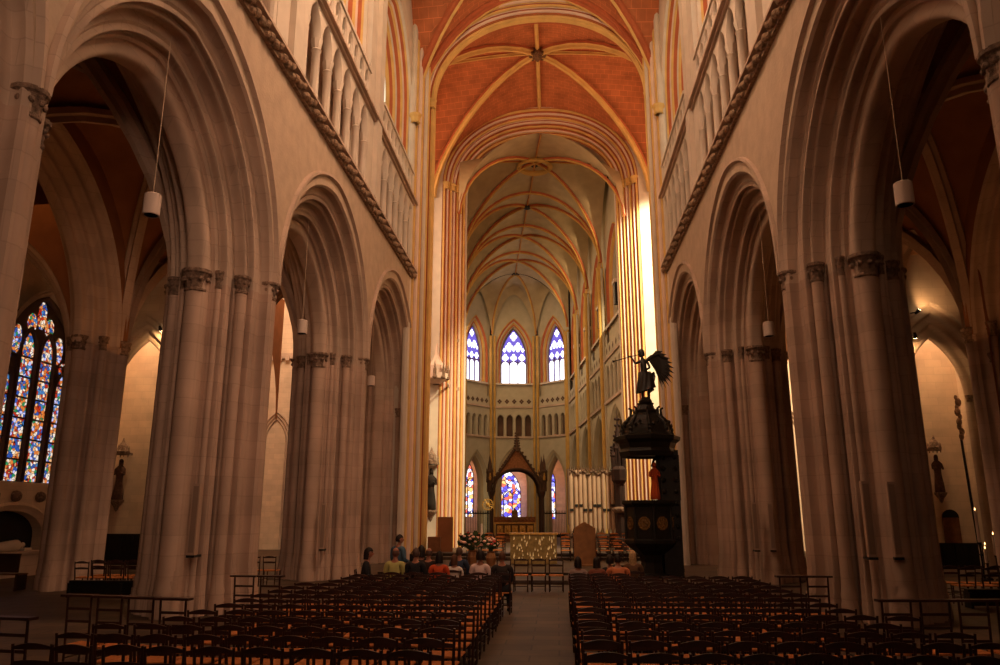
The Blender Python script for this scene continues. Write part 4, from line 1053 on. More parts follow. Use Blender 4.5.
    T = {'pelvis': g('pelvis', 1.08)}; ET = []
    for n_ in 'lr':
        for k in ('hip', 'kn', 'an'): T[n_+k] = g(n_+k, 1.15)
        ET += [('pelvis', n_+'hip'), (n_+'hip', n_+'kn'), (n_+'kn', n_+'an')]
    skin('trousers', T, ET, trousers or cloth('dark', (.02, .018, .02)), t, 2)
    for n_ in 'lr':
        b = MB(); p, q = Vector(B[n_+'an'][:3]), Vector(B[n_+'to'][:3]); b.tube([(p.x, p.y-.04, .04), (q.x, q.y, .04), (q.x, q.y+.07, .03)], [.042, .045, .03], 10); b.build('shoe', BLACK, t, smooth=60)
    return t
def at(px, py, z):   # world point where the pixel's ray meets height z
    d = f+r*((px-500)/F)+u*((332.5-py)/F); q = (z-EYE)/d.z; return d.x*q, d.y*q
DK = cloth('black', (.016, .014, .016)); 
PEOPLE = [
 (395, 553, 'seated man in a pale yellow-green shirt behind the standing man', cloth('yellow_green', (.42, .38, .13)), HAIRG, 'bald', {}),
 (415.5, 553.5, 'seated grey-haired man in a black coat, right of the yellow-green shirt', DK, HAIRG, 'short', {}),
 (421, 551, 'seated dark-haired person in black between two grey heads', DK, HAIRD, 'bob', {}),
 (428.5, 553, 'seated balding man with a reddish head in dark clothes', cloth('brown_black', (.03, .015, .012)), HAIRG, 'bald', {}),
 (439, 557, 'seated black-haired person in an orange-red top', cloth('orange_red', (.50, .07, .02)), HAIRD, 'bob', {}),
 (454, 560, 'seated brown-haired person in a white shirt beside the orange-red top', cloth('white', (.62, .52, .45)), HAIRB, 'bob', {}),
 (459, 552, 'seated man in a dark blue jacket before the brown panel', cloth('dark_blue', (.03, .04, .07)), HAIRG, 'short', {}),
 (480, 556, 'seated curly black-haired person in a pale pink shirt', cloth('pale_pink', (.68, .5, .46)), HAIRD, 'curly', {}),
 (502, 557, 'seated brown-haired man in a dark suit at the aisle end of the row', cloth('suit', (.03, .022, .02)), HAIRB, 'short', dict(wide=1.15)),
 (578, 563, 'seated dark-haired person with a pale collar right of the aisle', cloth('grey_brown', (.30, .2, .17)), HAIRD, 'bob', {}),
 (597, 564, 'seated dark-haired person in a dull red top right of the aisle', cloth('dull_red', (.20, .06, .035)), HAIRD, 'bob', {}),
 (610, 562, 'seated dark-haired person in dark clothes left of the orange back', DK, HAIRD, 'curly', {}),
 (618, 560, 'seated bent person with a broad orange-brown back', cloth('orange_brown', (.48, .15, .06)), HAIRD, 'short', dict(wide=1.35, lean=.06)),
 (633, 556, 'seated person with long blond hair below the pulpit', cloth('brown', (.12, .06, .03)), HAIRL, 'long', {}),
]
YROW = [17.6, 17.9]
ROWS = [17.55, 17.55, 18.95, 18.25, 17.55, 18.25, 18.95, 17.55, 17.55, 17.55, 17.55, 18.25, 17.55, 18.25]
def seat_person(i, px, py, yy, rz, lab, sh, hr, st, **kw):
    x, y = at(px, py, 1.27); q = yy/y; z = EYE+(1.27-EYE)*q
    person(lab, x*q, yy, rz, sh, hr, st, h=max(.86, min(1.08, z/1.27)), **kw)
    put_chair(x*q, yy+.02, rz, 'dark chair under the '+lab.split(',')[0].replace('seated ', '', 1).replace(' at the aisle end of the row', ''), 'chairs of the seated people', False)
for i, (px, py, lab, sh, hr, st, kw) in enumerate(PEOPLE):
    seat_person(i, px, py, ROWS[i], random.uniform(-.06, .06), lab, sh, hr, st, turn=random.uniform(-.3, .3), **kw)
px_, py_ = at(398, 539.5, 1.635); q = 18.75/py_; sz_ = EYE+(1.635-EYE)*q
person('standing man in a blue shirt among the seated people, turned to the right', px_*q, 18.75, -.7, cloth('blue', (.07, .12, .17)), HAIRD, 'short', 'standing', turn=-.5, wide=1.15, h=sz_/1.635, trousers=DK)
bb = MB(); x_, y_ = px_*q+.42, 18.6; bb.box(x_-.09, x_+.09, y_-.05, y_+.05, .92, 1.2); bb.box(x_-.07, x_+.07, y_-.06, y_-.05, .95, 1.1); bb.tube([(x_-.08, y_, 1.18), (x_, y_, 1.3), (x_+.08, y_, 1.18)], .01, 5)
tag(bb.build('shoulder_bag', BLACK), 'black bag carried at the side of the standing man in blue', 'bag')
seat_person(15, 366, 553, 18.2, -1.4, 'seated woman in black seen in profile by the left pillar', DK, HAIRD, 'bob')

# ---- robed statue helper
def statue(name, label, x, y, z, rz, h, mt, console=True, canopy=False, extra=None):
    t = thing(name, label, 'statue', (x, y, z), rz); k = h/1.75
    b = MB(); b.lathe([(.20*k, 0), (.24*k, .02*k), (.22*k, .3*k), (.17*k, .7*k), (.15*k, .95*k), (.19*k, 1.2*k), (.21*k, 1.36*k), (.12*k, 1.46*k), (.055*k, 1.5*k), (.05*k, 1.54*k)], n=18, sx=1, sy=.7)
    b.v = [(vx*(1+.06*math.sin(8*math.atan2(vy, vx)+vz*3)) if vz < 1.1*k else vx, vy*(1+.1*math.sin(8*math.atan2(vy, vx)+vz*3)) if vz < 1.1*k else vy, vz) for vx, vy, vz in b.v]
    b.build('robe', mt, t, smooth=60)
    head_mesh((0, .0, 1.63*k), PI, 0, k).build('head', mt, t, smooth=80)
    hair_mesh((0, 0, 1.63*k), PI, 'bob', k).build('hair', mt, t, smooth=80)
    J = dict(a=(0, -.02*k, 1.38*k, .06*k), l1=(-.2*k, 0, 1.34*k, .06*k), l2=(-.24*k, -.06*k, 1.08*k, .05*k), l3=(-.06*k, -.2*k, 1.12*k, .032*k), r1=(.2*k, 0, 1.34*k, .06*k), r2=(.24*k, -.05*k, 1.06*k, .05*k), r3=(.10*k, -.2*k, 1.2*k, .032*k))
    E_ = [('a', 'l1'), ('l1', 'l2'), ('l2', 'l3'), ('a', 'r1'), ('r1', 'r2'), ('r2', 'r3')]
    skin('arms', J, E_, mt, t, 1, 'a')
    if console:
        b = MB(); b.lathe([(.02, -.5*k), (.08*k, -.42*k), (.12*k, -.3*k), (.24*k, -.15*k), (.28*k, -.1*k), (.3*k, -.03*k), (.3*k, 0), (.01, 0)], n=8); b.build('console', CAPM, t)
    if canopy:
        b = MB(); b.lathe([(.01, 1.95*k), (.3*k, 1.95*k), (.32*k, 2.1*k), (.24*k, 2.14*k), (.2*k, 2.35*k), (.08*k, 2.5*k), (.01, 2.7*k)], n=8)
        for i in range(6): b.lathe([(.04*k, 0), (.03*k, .15*k), (.001, .25*k)], (.29*k*math.cos(i*PI/3), .29*k*math.sin(i*PI/3), 2.08*k), 5)
        for i in range(4): b.tube([(.25*k*math.cos(i*PI/2+.78), .25*k*math.sin(i*PI/2+.78), 1.95*k), (.25*k*math.cos(i*PI/2+.78), .25*k*math.sin(i*PI/2+.78), 1.85*k)], .03*k, 5)
        b.box(-.3*k, .3*k, .12*k, .34*k, 1.95*k, 2.05*k)
        b.build('canopy', CAPM, t)
    return t
statue('saint_statue', 'dark carved saint statue with canopy on the left chapel wall', -19.2, 32.75, 2.75, 0, 1.75, mat('aged_statue_wood', (.10, .05, .035), var=.4, vscale=8), True, True)
statue('saint_statue', 'dark carved saint statue with canopy on the right chapel wall', 15.55, 32.75, 3.0, 0, 1.5, MATS['aged_statue_wood'], True, True)
statue('bishop_statue', 'tall dark statue in a niche on the far left crossing pier', -7.62, 46.75, 2.4, 0, 2.45, mat('dark_statue', (.022, .015, .011), var=.3), True, True)
def niche_canopy():
    t = thing('pinnacled_canopy', 'pale carved stone canopy with pinnacles high on the left crossing pier', 'canopy', (-7.42, 46.75, 10.4)); t.scale = (1.25, 1.25, .95)
    b = MB(); b.lathe([(.2, -.35), (.45, -.1), (.6, 0), (.62, .35), (.45, .4), (.42, .9), (.2, 1.3), (.12, 1.6), (.04, 2.3), (.001, 2.6)], n=8); b.build('canopy', PINK, t)
    for i in range(8):
        a = i*PI/4; b = MB(); b.lathe([(.09, 0), (.09, .5), (.06, .55), (.001, 1.1)], (.58*math.cos(a), .58*math.sin(a), .1), 5); b.ico((.56*math.cos(a), .56*math.sin(a), .05), .13); b.build('pinnacle', CAPM, t)
niche_canopy()

# ---- pulpit with trumpeting angel
def pulpit():
    X0, Y0 = 3.3, 28.0
    t = thing('pulpit', 'black carved octagonal pulpit with domed sounding board by the right pillars', 'pulpit', (X0, Y0, 0)); N_ = 8; t.scale = (.92, .92, 1)
    rot = 0
    def oct_(b, prof, m=0, c=(0, 0, 0), n=8):
        vs = []; fs = []; k = len(prof)
        for i in range(n):
            a = 2*PI*i/n+rot
            for r_, z in prof: vs.append((c[0]+r_*math.cos(a), c[1]+r_*math.sin(a), c[2]+z))
        for i in range(n):
            for j in range(k-1): p, q = i*k+j, ((i+1) % n)*k+j; fs.append((p, q, q+1, p+1))
        b.add(vs, fs, m); return b
    oct_(MB(), [(.75, 0), (.75, .1), (.5, .15), (.42, .5), (.5, .75), (.85, 1.0), (.98, 1.12)]).build('pedestal', PULP, t)
    drum = oct_(MB(), [(.95, 1.1), (1.02, 1.15), (1.02, 1.25), (.93, 1.3), (.93, 2.38), (1.0, 2.43), (1.08, 2.5), (1.08, 2.6), (.88, 2.6), (.88, 1.3), (.01, 1.3)]).build('drum', PULP, t)
    # carved medallions on the panels
    for i in range(8):
        a = i*PI/4+PI/8; ap_ = .93*math.cos(PI/8)+.004; b = MB(); XF.append(Matrix.Rotation(a-PI/2, 4, 'Z') @ Matrix.Translation((0, ap_, 0)))
        rr = .235
        b.lathe([(.001, .03), (rr*.3, .028), (rr*.35, .01), (rr*.8, .01), (rr*.85, .035), (rr, .03), (rr, 0)], (0, 0, 0), 10)
        b2 = MB(); b2.v = []
        vs = [(x, z, y+1.82) for x, y, z in [(vx, vy, vz) for vx, vy, vz in [tuple(XF[-1].inverted() @ Vector(v)) for v in b.v]]]
        b2.add(vs, b.f, 0)
        for q in range(6): b2.ico((.1*math.cos(q*PI/3), .01, 1.82+.1*math.sin(q*PI/3)), .045, n=5)
        XF.pop(); b2.build('medallion', PGOLD, t)
    for i in range(8):
        a = i*PI/4; b = MB(); b.lathe([(.06, 1.25), (.05, 1.4), (.055, 1.8), (.04, 2.2), (.07, 2.4)], (.95*math.cos(a), .95*math.sin(a), 0), 6); b.build('corner_column', PULP, t)
    # back panel and door side carrying the sounding board
    b = MB(); b.box(.42, 1.12, -.35, .05, 0, 4.35); b.box(.3, 1.18, -.1, .1, 2.6, 4.2)
    for z in [1.3+.4*i for i in range(8)]: b.ico((.52, -.36, z), .1); b.ico((.98, -.36, z), .09)
    b.build('back_post', PULP, t)
    b = MB(); b.tube([(.42, -.2, 4.2), (.2, -.25, 4.02), (.12, -.25, 3.8), (.25, -.25, 3.65), (.3, -.25, 3.8)], [.06, .06, .05, .04, .03], 6); b.build('scroll_bracket', PULP, t)
    # stairs behind
    b = MB()
    for i in range(9): b.box(-.1, .7, .85+.26*(8-i), 1.12+.26*(8-i), 0, .26*(i+1))
    b.build('stair', PULP, t)
    b = MB(); b.tube([(.68, 3.15, 1.1), (.68, .95, 3.2)], .04, 6)
    for i in range(8): b.tube([(.68, 1.0+.26*i, 2.3-.26*i), (.68, 1.0+.26*i, 3.15-.25*i)], .02, 5)
    b.build('stair_rail', PULP, t)
    sb = MB(); oct_(sb, [(.01, 4.2), (.95, 4.2), (1.05, 4.12), (1.12, 4.3), (1.05, 4.42), (1.12, 4.6), (1.28, 4.72), (1.30, 4.84), (1.1, 4.9), (.98, 4.95)])
    sb.build('sounding_board', PULP, t)
    dm = MB(); oct_(dm, [(.98, 4.9), (.95, 5.1), (.9, 5.25), (.72, 5.45), (.62, 5.6), (.5, 5.7), (.52, 5.78), (.38, 5.85), (.3, 6.0), (.34, 6.08), (.01, 6.1)])
    dm.build('dome', PULP, t)
    for i in range(8):
        a = i*PI/4; b = MB(); b.lathe([(.05, 0), (.09, .06), (.05, .14), (.08, .22), (.03, .3), (.05, .36), (.001, .46)], (.98*math.cos(a), .98*math.sin(a), 4.88), 6)
        b.tube([(.95*math.cos(a), .95*math.sin(a), 5.05), (.86*math.cos(a), .86*math.sin(a), 5.35), (.6*math.cos(a), .6*math.sin(a), 5.6), (.58*math.cos(a), .58*math.sin(a), 5.85), (.68*math.cos(a), .68*math.sin(a), 5.9)], [.06, .07, .06, .05, .04], 6)
        for q in range(3): b.ico((.9*math.cos(a+.2*q), .9*math.sin(a+.2*q), 5.15+.1*q), .07)
        b.build('finial', PULP, t)
pulpit()
def angel():
    t = thing('angel_statue', 'black winged angel blowing a long trumpet on top of the pulpit', 'statue', (3.3, 28.0, 6.1)); t.scale = (1.05, 1.05, 1.12)
    k = 1.0
    b = MB(); b.lathe([(.22, 0), (.24, .06), (.16, .12), (.01, .12)], n=10); b.ico((0.02, 0, .06), .2, sz=.7); b.build('cloud_base', BRONZE, t)
    J = dict(pelvis=(.02, 0, .92, .13), chest=(-.02, 0, 1.24, (.17, .14)), neck0=(-.03, 0, 1.42, .06), neck=(-.05, -.01, 1.5, .045), skull=(-.07, -.02, 1.56, .05),
             lsh=(-.16, 0, 1.36, .055), lel=(-.30, -.05, 1.30, .04), lwr=(-.40, -.06, 1.48, .028), lha=(-.43, -.06, 1.52, .026),
             rsh=(.13, 0, 1.36, .055), rel=(.20, -.10, 1.15, .042), rwr=(.02, -.2, 1.05, .03), rha=(-.04, -.22, 1.06, .027),
             lhip=(-.07, 0, .86, .095), lkn=(-.10, -.06, .50, .066), lan=(-.08, 0, .18, .042), lto=(-.12, -.1, .13, .03),
             rhip=(.10, 0, .86, .095), rkn=(.15, -.02, .50, .066), ran=(.14, .05, .2, .042), rto=(.15, -.04, .13, .03))
    E_ = [('pelvis', 'chest'), ('chest', 'neck0'), ('neck0', 'neck'), ('neck', 'skull')]
    for n_ in 'lr': E_ += [('neck0', n_+'sh'), (n_+'sh', n_+'el'), (n_+'el', n_+'wr'), (n_+'wr', n_+'ha'), ('pelvis', n_+'hip'), (n_+'hip', n_+'kn'), (n_+'kn', n_+'an'), (n_+'an', n_+'to')]
    fingers(J, E_, 'lha', (-1, 0, .3), -1, 'l', Vector((0, 0, .8)))
    skin('body', J, E_, BRONZE, t, 2)
    head_mesh((-.08, -.02, 1.63), 1.2).build('head', BRONZE, t, smooth=80); hair_mesh((-.08, -.02, 1.64), 1.2, 'curly').build('hair', BRONZE, t, smooth=80)
    b = MB(); b.tube([(-.16, -.05, 1.60), (-.55, -.10, 1.50), (-1.0, -.16, 1.38), (-1.06, -.17, 1.365), (-1.10, -.175, 1.355)], [.012, .014, .018, .03, .05], 8); b.build('trumpet', BRONZE, t)
    # draped skirt and flying fold
    def fn(i, j):
        a = 2*PI*i; z = 1.02-.62*j; rr = .19+.13*j+.035*math.sin(7*a+3*j); return (.03+rr*math.cos(a)*1.05, rr*math.sin(a)*.85, z+.10*math.cos(a)*j)
    b = MB(); b.grid(fn, 28, 8); 
    b.grid(lambda i, j: (.2+.16*j+.05*math.sin(6*i), .05+.05*math.sin(9*i), .95-.62*i+.1*j), 8, 4); b.build('drapery', BRONZE, t, smooth=70)
    # wings
    for sy, ln, op in ((.10, 1.0, 0), (-.02, .82, .25)):
        w_ = MB(); sh = Vector((.08, sy, 1.40))
        for q in range(11):
            a = math.radians(38-10.5*q-op*20); L2 = ln*(.60+.22*math.sin(PI*(q+1)/12)); root_ = sh+Vector((.12+.02*q, .02, .05-.03*q))
            tip = root_+Vector((math.cos(a)*L2, .10, math.sin(a)*L2-.1)); mid = (root_+tip)/2+Vector((.02, .02, .07)); wv = Vector((0, 0, .10)); dd = Vector((0, .012, 0))
            w_.add([root_-wv*.5-dd, root_+wv*.5-dd, mid-wv-dd, mid+wv-dd, tip-dd, root_-wv*.5+dd, root_+wv*.5+dd, mid-wv+dd, mid+wv+dd, tip+dd], [(0, 1, 3, 2), (2, 3, 4), (6, 5, 7, 8), (8, 7, 9), (0, 2, 7, 5), (1, 6, 8, 3), (2, 4, 9, 7), (3, 8, 9, 4)])
        w_.tube([sh-Vector((.05, 0, .05)), sh+Vector((.2, .03, .14)), sh+Vector((.55*ln, .08, .22)), sh+Vector((.8*ln, .1, .05))], [.05, .06, .05, .02], 7)
        w_.build('wing', BRONZE, t)
angel()
statue('crucifix_figure', 'red robed carved figure standing at the pulpit back under the sounding board', 3.45, 27.55, 2.62, 0, 1.28, mat('vermilion_robe', (.48, .07, .015)), False, False)

# ---- altar area
def board(name, label, cat, x, y, w_, h_, mt, th_=.08, peak=0, z=0):
    t = thing(name, label, cat, (x, y, z))
    poly = [(-w_/2, .05), (w_/2, .05), (w_/2, h_-peak), (0, h_), (-w_/2, h_-peak)]
    b = MB(); b.prism(poly, -th_/2, th_/2); b.build('panel', mt, t)
    b = MB()
    if peak: b.tube([(-w_/2, 0, .05), (-w_/2, 0, h_-peak), (0, 0, h_), (w_/2, 0, h_-peak), (w_/2, 0, .05)], .035, 4)
    else: b.tube([(-w_/2, 0, .05), (-w_/2, 0, h_), (w_/2, 0, h_), (w_/2, 0, .05)], .03, 4)
    b.build('frame', BROWN, t)
    b = MB(); b.box(-w_/2-.05, w_/2+.05, -.2, .2, 0, .06); b.build('base', BROWN, t); return t
x_, y_ = at(583, 575, 0); 
board('pointed_board', 'brown wooden board with a pointed top standing right of the modern altar', 'board', 1.05, 30.6, .78, 1.62, BROWN, .08, .22)
board('brown_panel', 'tall plain brown panel standing on the left side of the crossing', 'panel', -5.45, 38.0, .72, 1.8, mat('panel_board', (.27, .11, .045), var=.15), .08)
board('brown_panel', 'low dark brown box panel below the bishop statue on the left', 'panel', -5.75, 36.6, .6, .9, BROWN, .3)
def modern_altar():
    t = thing('modern_altar', 'square modern altar front studded with bright golden flames', 'altar', (-.95, 31.3, 0))
    b = MB(); b.box(-.92, .92, -.02, .75, .02, 1.14); b.build('block', mat('altar_gold_ground', (.26, .17, .06), var=.3, vscale=9, metal=.2, rough=.5), t)
    b = MB(); b.box(-.98, .98, -.05, .8, 1.14, 1.2); b.build('altar_top', GILT, t)
    rr = random.Random(4)
    b = MB()
    for _ in range(58):
        px, pz = rr.uniform(-.86, .86), rr.uniform(.12, 1.05); h2 = rr.uniform(.07, .15); b.add([(px-.026, -.03, pz), (px, -.055, pz-h2*.4), (px+.026, -.03, pz), (px, -.03, pz+h2)], [(0, 1, 3), (1, 2, 3), (0, 3, 2), (0, 2, 1)])
    b.build('gilt_flames', mat('bright_gilding', (1, .88, .55), rough=.4, var=.1), t)
modern_altar()
b = MB(); b.box(-6.3, 2.3, 24.8, 47, 0, .12); b.box(2.3, 4.8, 30.6, 47, 0, .12); b.box(-6.2, 2.1, 27, 47, .12, .2); b.box(2.1, 4.4, 31, 47, .12, .2); struct(b.build('floor_step', FLOORM), 'low steps up to the crossing')
for o in bpy.data.objects:
    if o.name.startswith(('modern_altar', 'pointed_board')): o.location.z = .2
    if o.name.startswith('brown_panel'): o.location.z = .2 if o.location.y > 44 else .2
def ladder_seat(x, y, rz, label):
    t = thing('choir_chair', label, 'chair', (x, y, .2), rz, 'orange-seated choir chairs beside the altar')
    for n_, b_, m_, sm in CP: 
        pass
    return t
OR = mat('orange_lit_chair', (.62, .22, .06), var=.15, vscale=20)
CC = [(n_, b_, OR if (m_ is RUSH or n_ == 'top_rail' or n_ == 'back_slat') else WOOD, sm) for n_, b_, m_, sm in CP]  # rails and slats share the seat's orange, painting the light on them
c0 = make_from(CC, 'choir_chair', 'x', 'chair', 'orange choir chairs beside the altar', True); first = True
for row, yy in enumerate((33.6, 34.6, 35.6)):
    xs = [-5.3+.55*i for i in range(3, 6)]+[.35+.55*i for i in range(6)]
    for i, xx in enumerate(xs):
        if abs(xx+.95) < 1.0: continue
        o = c0 if first else c0.copy()
        if not first: COL.objects.link(o)
        first = False; o.location = (xx, yy, .2+.12*row); o.rotation_euler = (0, 0, PI)
        o['label'] = 'orange-lit choir chair %s of the modern altar, %s row, %s from the left' % ('left' if i < 3 else 'right', ('front', 'middle', 'back')[row], ORD[i+1 if i < 3 else i-2])
b = MB(); b.box(-6, 4.4, 34.2, 35.0, .2, .32); b.box(-6, 4.4, 35.0, 36.5, .2, .44); struct(b.build('floor_choir_step', FLOORM))
def old_altar():
    p = cl(-.85, 16.2); t = thing('high_altar', 'old gilded altar table with reliefs under the canopy', 'altar', (p.x, p.y, 0), th); t.scale = (1.15, .8, 1.0)
    b = MB(); b.box(-1.75, 1.75, -.9, 1.2, 0, .25); b.box(-1.6, 1.6, -.5, 1.0, .25, .45); b.build('step', BROWN, t)
    b = MB(); b.box(-1.35, 1.35, 0, .8, .45, 1.4); b.build('altar_body', mat('altar_brown', (.16, .08, .03), var=.3), t)
    for i in range(5): b = MB(); XF.append(Matrix.Translation((-1.08+.54*i, 0, 0))); b.box(-.2, .2, -.04, 0, .6, 1.25); b.ico((0, -.06, .95), .12, sz=1.8); XF.pop(); b.build('relief_panel', GILT, t)
    b = MB(); b.box(-1.5, 1.5, -.12, .85, 1.4, 1.5); b.build('altar_top', GILT, t)
    b = MB(); b.box(-1.5, 1.5, .5, .85, 1.5, 1.95)
    for i in range(12): b.ico((-1.38+.25*i, .47, 1.72), .09)
    b.build('retable', BROWN, t)
    b = MB(); b.box(-.22, .22, .2, .7, 1.5, 2.25); b.lathe([(.25, 2.25), (.2, 2.4), (.08, 2.55), (.001, 2.7)], (0, .45, 0), 8); b.build('tabernacle', PGOLD, t)
    for sx in (-1.2, -.9, .9, 1.2): b = MB(); b.lathe([(.07, 1.95), (.03, 2.05), (.02, 2.3), (.04, 2.35), (.015, 2.36), (.015, 2.75), (.001, 2.8)], (sx, .65, 0), 7); b.build('candlestick', GILT, t)
old_altar()
def ciborium():
    p = cl(-.55, 18.2); t = thing('altar_canopy', 'brown gothic altar canopy with pointed gable and crocketed spire', 'altar canopy', (p.x, p.y, 0), th); t.scale = (.88, .88, .87)
    a_ = 2.35; zs2 = 4.7; h_ = 2.25
    for yy in (0, 2.6):
        mp = lambda s_, z, d, yy=yy: (s_, yy+d, z)
        b = MB(); pth = apath(a_-.2, h_-.2, zs2, 0, 10, 4.6)
        gab = []
        for s_, z in pth: gab.append((s_, 8.9-abs(s_)/a_*3.3 if abs(s_) < a_-.05 else 5.6))
        k = len(pth)
        b.add([mp(s_, z, 0) for s_, z in pth]+[mp(s_, max(z, zz), 0) for (s_, z), (_, zz) in zip(pth, gab)]+[mp(s_, z, .25) for s_, z in pth], [(i, i+1, k+i+1, k+i) for i in range(k-1)]+[(i, i+1, 2*k+i+1, 2*k+i) for i in range(k-1)])
        b.build('gable', mat('canopy_panel', (.34, .14, .06), var=.35, vscale=6), t)
        g = MB(); g.tube([(-a_-.1, yy-.08, 5.45), (0, yy-.08, 9.05), (a_+.1, yy-.08, 5.45)], .13, 6)
        arch_sweep(g, [(-.02, -.1), (.05, -.18), (.16, -.16), (.22, 0), (.22, .25)], 0, mp, a_, h_, zs2, 4.6, 12)
        for q in range(9):
            e = q/9
            for sg in (-1, 1): g.ico((sg*(a_+.1)*(1-e), yy-.08, 5.55+3.6*e+.1), .13)
        g.build('gable_moulding', TRACD, t)
    for sx in (-1, 1):
        for yy in (0, 2.6):
            b = MB(); b.lathe([(.32, 0), (.32, .5), (.2, .6), (.17, .8), (.17, 4.1), (.3, 4.5), (.33, 4.7), (.2, 4.75)], (sx*(a_+.12), yy, 0), 10); b.build('column', mat('dark_marble', (.07, .035, .028), rough=.4), t)
            b = MB(); b.lathe([(.24, 4.7), (.24, 5.6), (.34, 5.7), (.3, 6.5), (.36, 6.6), (.2, 6.8), (.16, 7.4), (.06, 7.9), (.001, 8.4)], (sx*(a_+.3), yy, 0), 6)
            for q in range(6): b.lathe([(.05, 0), (.001, .5)], (sx*(a_+.3)+.3*math.cos(q), yy+.3*math.sin(q), 6.6), 4)
            b.build('pinnacle', TRACD, t)
            b = MB(); b.lathe([(.12, 5.75), (.14, 6.0), (.08, 6.25), (.06, 6.4), (.001, 6.5)], (sx*(a_+.3), yy-.32, 0), 7); b.build('small_statue', GILT, t)
    b = MB(); b.lathe([(.3, 8.6), (.2, 9.0), (.14, 9.4), (.1, 9.9), (.001, 11.0)], (0, 0, 0), 6)
    for q in range(7): 
        for sg in (-1, 1): b.ico((sg*(.26-.025*q), 0, 8.9+.25*q), .1)
    b.box(-.22, .22, -.05, .05, 10.3, 10.42); b.build('spire', TRACD, t)
    b = MB(); b.box(-a_, a_, 0, 2.6, 8.0, 8.02) if False else None
    bb_ = MB(); bb_.grid(lambda i, j: ((2*i-1)*a_, 2.6*j, 5.6+3.2*(1-abs(2*i-1))), 8, 1); bb_.build('roof', TRACD, t)
ciborium()
# gilded sun wheel beside the left column of the canopy
def wheel():
    p = cl(-3.15, 14.0, 0); t = thing('gilded_sun_wheel', 'round gilded sunburst ornament on a pole left of the old altar', 'ornament', (p.x, p.y, 0))
    b = MB(); b.tube([(.42*math.cos(i*PI/10), 0, 2.9+.42*math.sin(i*PI/10)) for i in range(21)], .04, 6); b.ico((0, 0, 2.9), .16); b.build('ring', GILT, t)
    b = MB()
    for i in range(12): a = i*PI/6; b.tube([(.1*math.cos(a), 0, 2.9+.1*math.sin(a)), (.55*math.cos(a), 0, 2.9+.55*math.sin(a))], [.03, .012], 5)
    b.build('ray', GILT, t)
    b = MB(); b.tube([(0, 0, 0), (0, 0, 2.5)], .04, 6); b.lathe([(.3, 0), (.25, .08), (.05, .15)]); b.build('pole', BLACK, t)
wheel()
# flowers and candle
def flowers(x, y, s_, label, z0=.2):
    t = thing('flower_arrangement', label, 'flowers', (x, y, z0)); rr = random.Random(int(s_*100))
    b = MB(); b.lathe([(.15, 0), (.2, .3), (.14, .5), (.17, .55), (.01, .55)], n=10); b.build('vase', BROWN, t)
    b = MB(); c_ = MB()
    for i in range(60):
        a = rr.uniform(0, 2*PI); q = rr.uniform(.1, 1)**.6*s_; z = .75+rr.uniform(-.1, 1)*s_*(1.1-q/s_*.5)
        x1, y1 = q*math.cos(a), q*math.sin(a)*.7
        b.tube([(0, 0, .5), (x1*.5, y1*.5, (z+.5)/2), (x1, y1, z)], .008, 4)
        b.add([(x1, y1, z-.1), (x1+.09, y1, z), (x1, y1+.02, z+.1), (x1-.09, y1, z)], [(0, 1, 2, 3)]); 
        if i % 2 == 0: c_.ico((x1, y1, z+.03), rr.uniform(.045, .09), 1 if i % 8 == 0 else 0, .7, 7)
    b.build('stems_and_leaves', GREEN, t); c_.build('blossoms', [PETAL, PETALR], t)
flowers(-3.35, 31.0, .55, 'pink and white flower arrangement left of the modern altar')
flowers(-2.55, 30.2, .28, 'small low flower vase nearest the modern altar')
def candle(x, y, z, h_, label, name='altar_candle', lit=True):
    t = thing(name, label, 'candle', (x, y, z)); b = MB(); b.lathe([(.12, 0), (.1, .05), (.03, .1), (.03, h_*.5), (.07, h_*.55), (.01, h_*.55)], n=8); b.build('stand', BLACK, t)
    b = MB(); b.lathe([(.05, 0), (.05, h_*.45), (.001, h_*.46)], (0, 0, h_*.55), 8); b.build('wax', SHADE, t)
    if lit: b = MB(); b.lathe([(.001, 0), (.02, .03), (.001, .09)], (0, 0, h_*1.01), 6); b.build('flame', FLAME, t)
candle(-3.05, 31.6, .2, 1.55, 'white altar candle on a stand beside the flowers', lit=False)
# carved post with pinnacle left of the pulpit
def post():
    t = thing('carved_throne_post', 'tall dark carved wooden canopy post with pinnacles left of the pulpit', 'carved post', (3.55, 44.2, .2))
    b = MB(); b.lathe([(.4, 0), (.4, .6), (.3, .7), (.28, 3.6), (.42, 3.8), (.45, 4.4), (.3, 4.6)], n=8); b.build('shaft', mat('red_brown_wood', (.022, .008, .005), var=.3), t)
    for (dx, h_) in ((-.28, 1.6), (.28, 1.9), (0, 3.6), (-.1, 2.4)):
        b = MB()
        b.lathe([(.15, 0), (.15, h_*.45), (.18, h_*.5), (.06, h_*.7), (.001, h_)], (dx, 0, 4.4), 6)
        for q in range(4): b.ico((dx+.1, 0, 4.4+h_*(.5+.1*q)), .09); b.ico((dx-.1, 0, 4.4+h_*(.5+.1*q)), .09)
        b.build('pinnacle', MATS['red_brown_wood'], t)
    b = MB(); b.lathe([(.34, 0), (.42, .1), (.42, .25), (.3, .35)], (0, 0, 2.0), 8)
    for q in range(8): b.ico((.38*math.cos(q*.785), .38*math.sin(q*.785), 2.2), .1)
    b.build('carved_band', TRACD, t)
post()
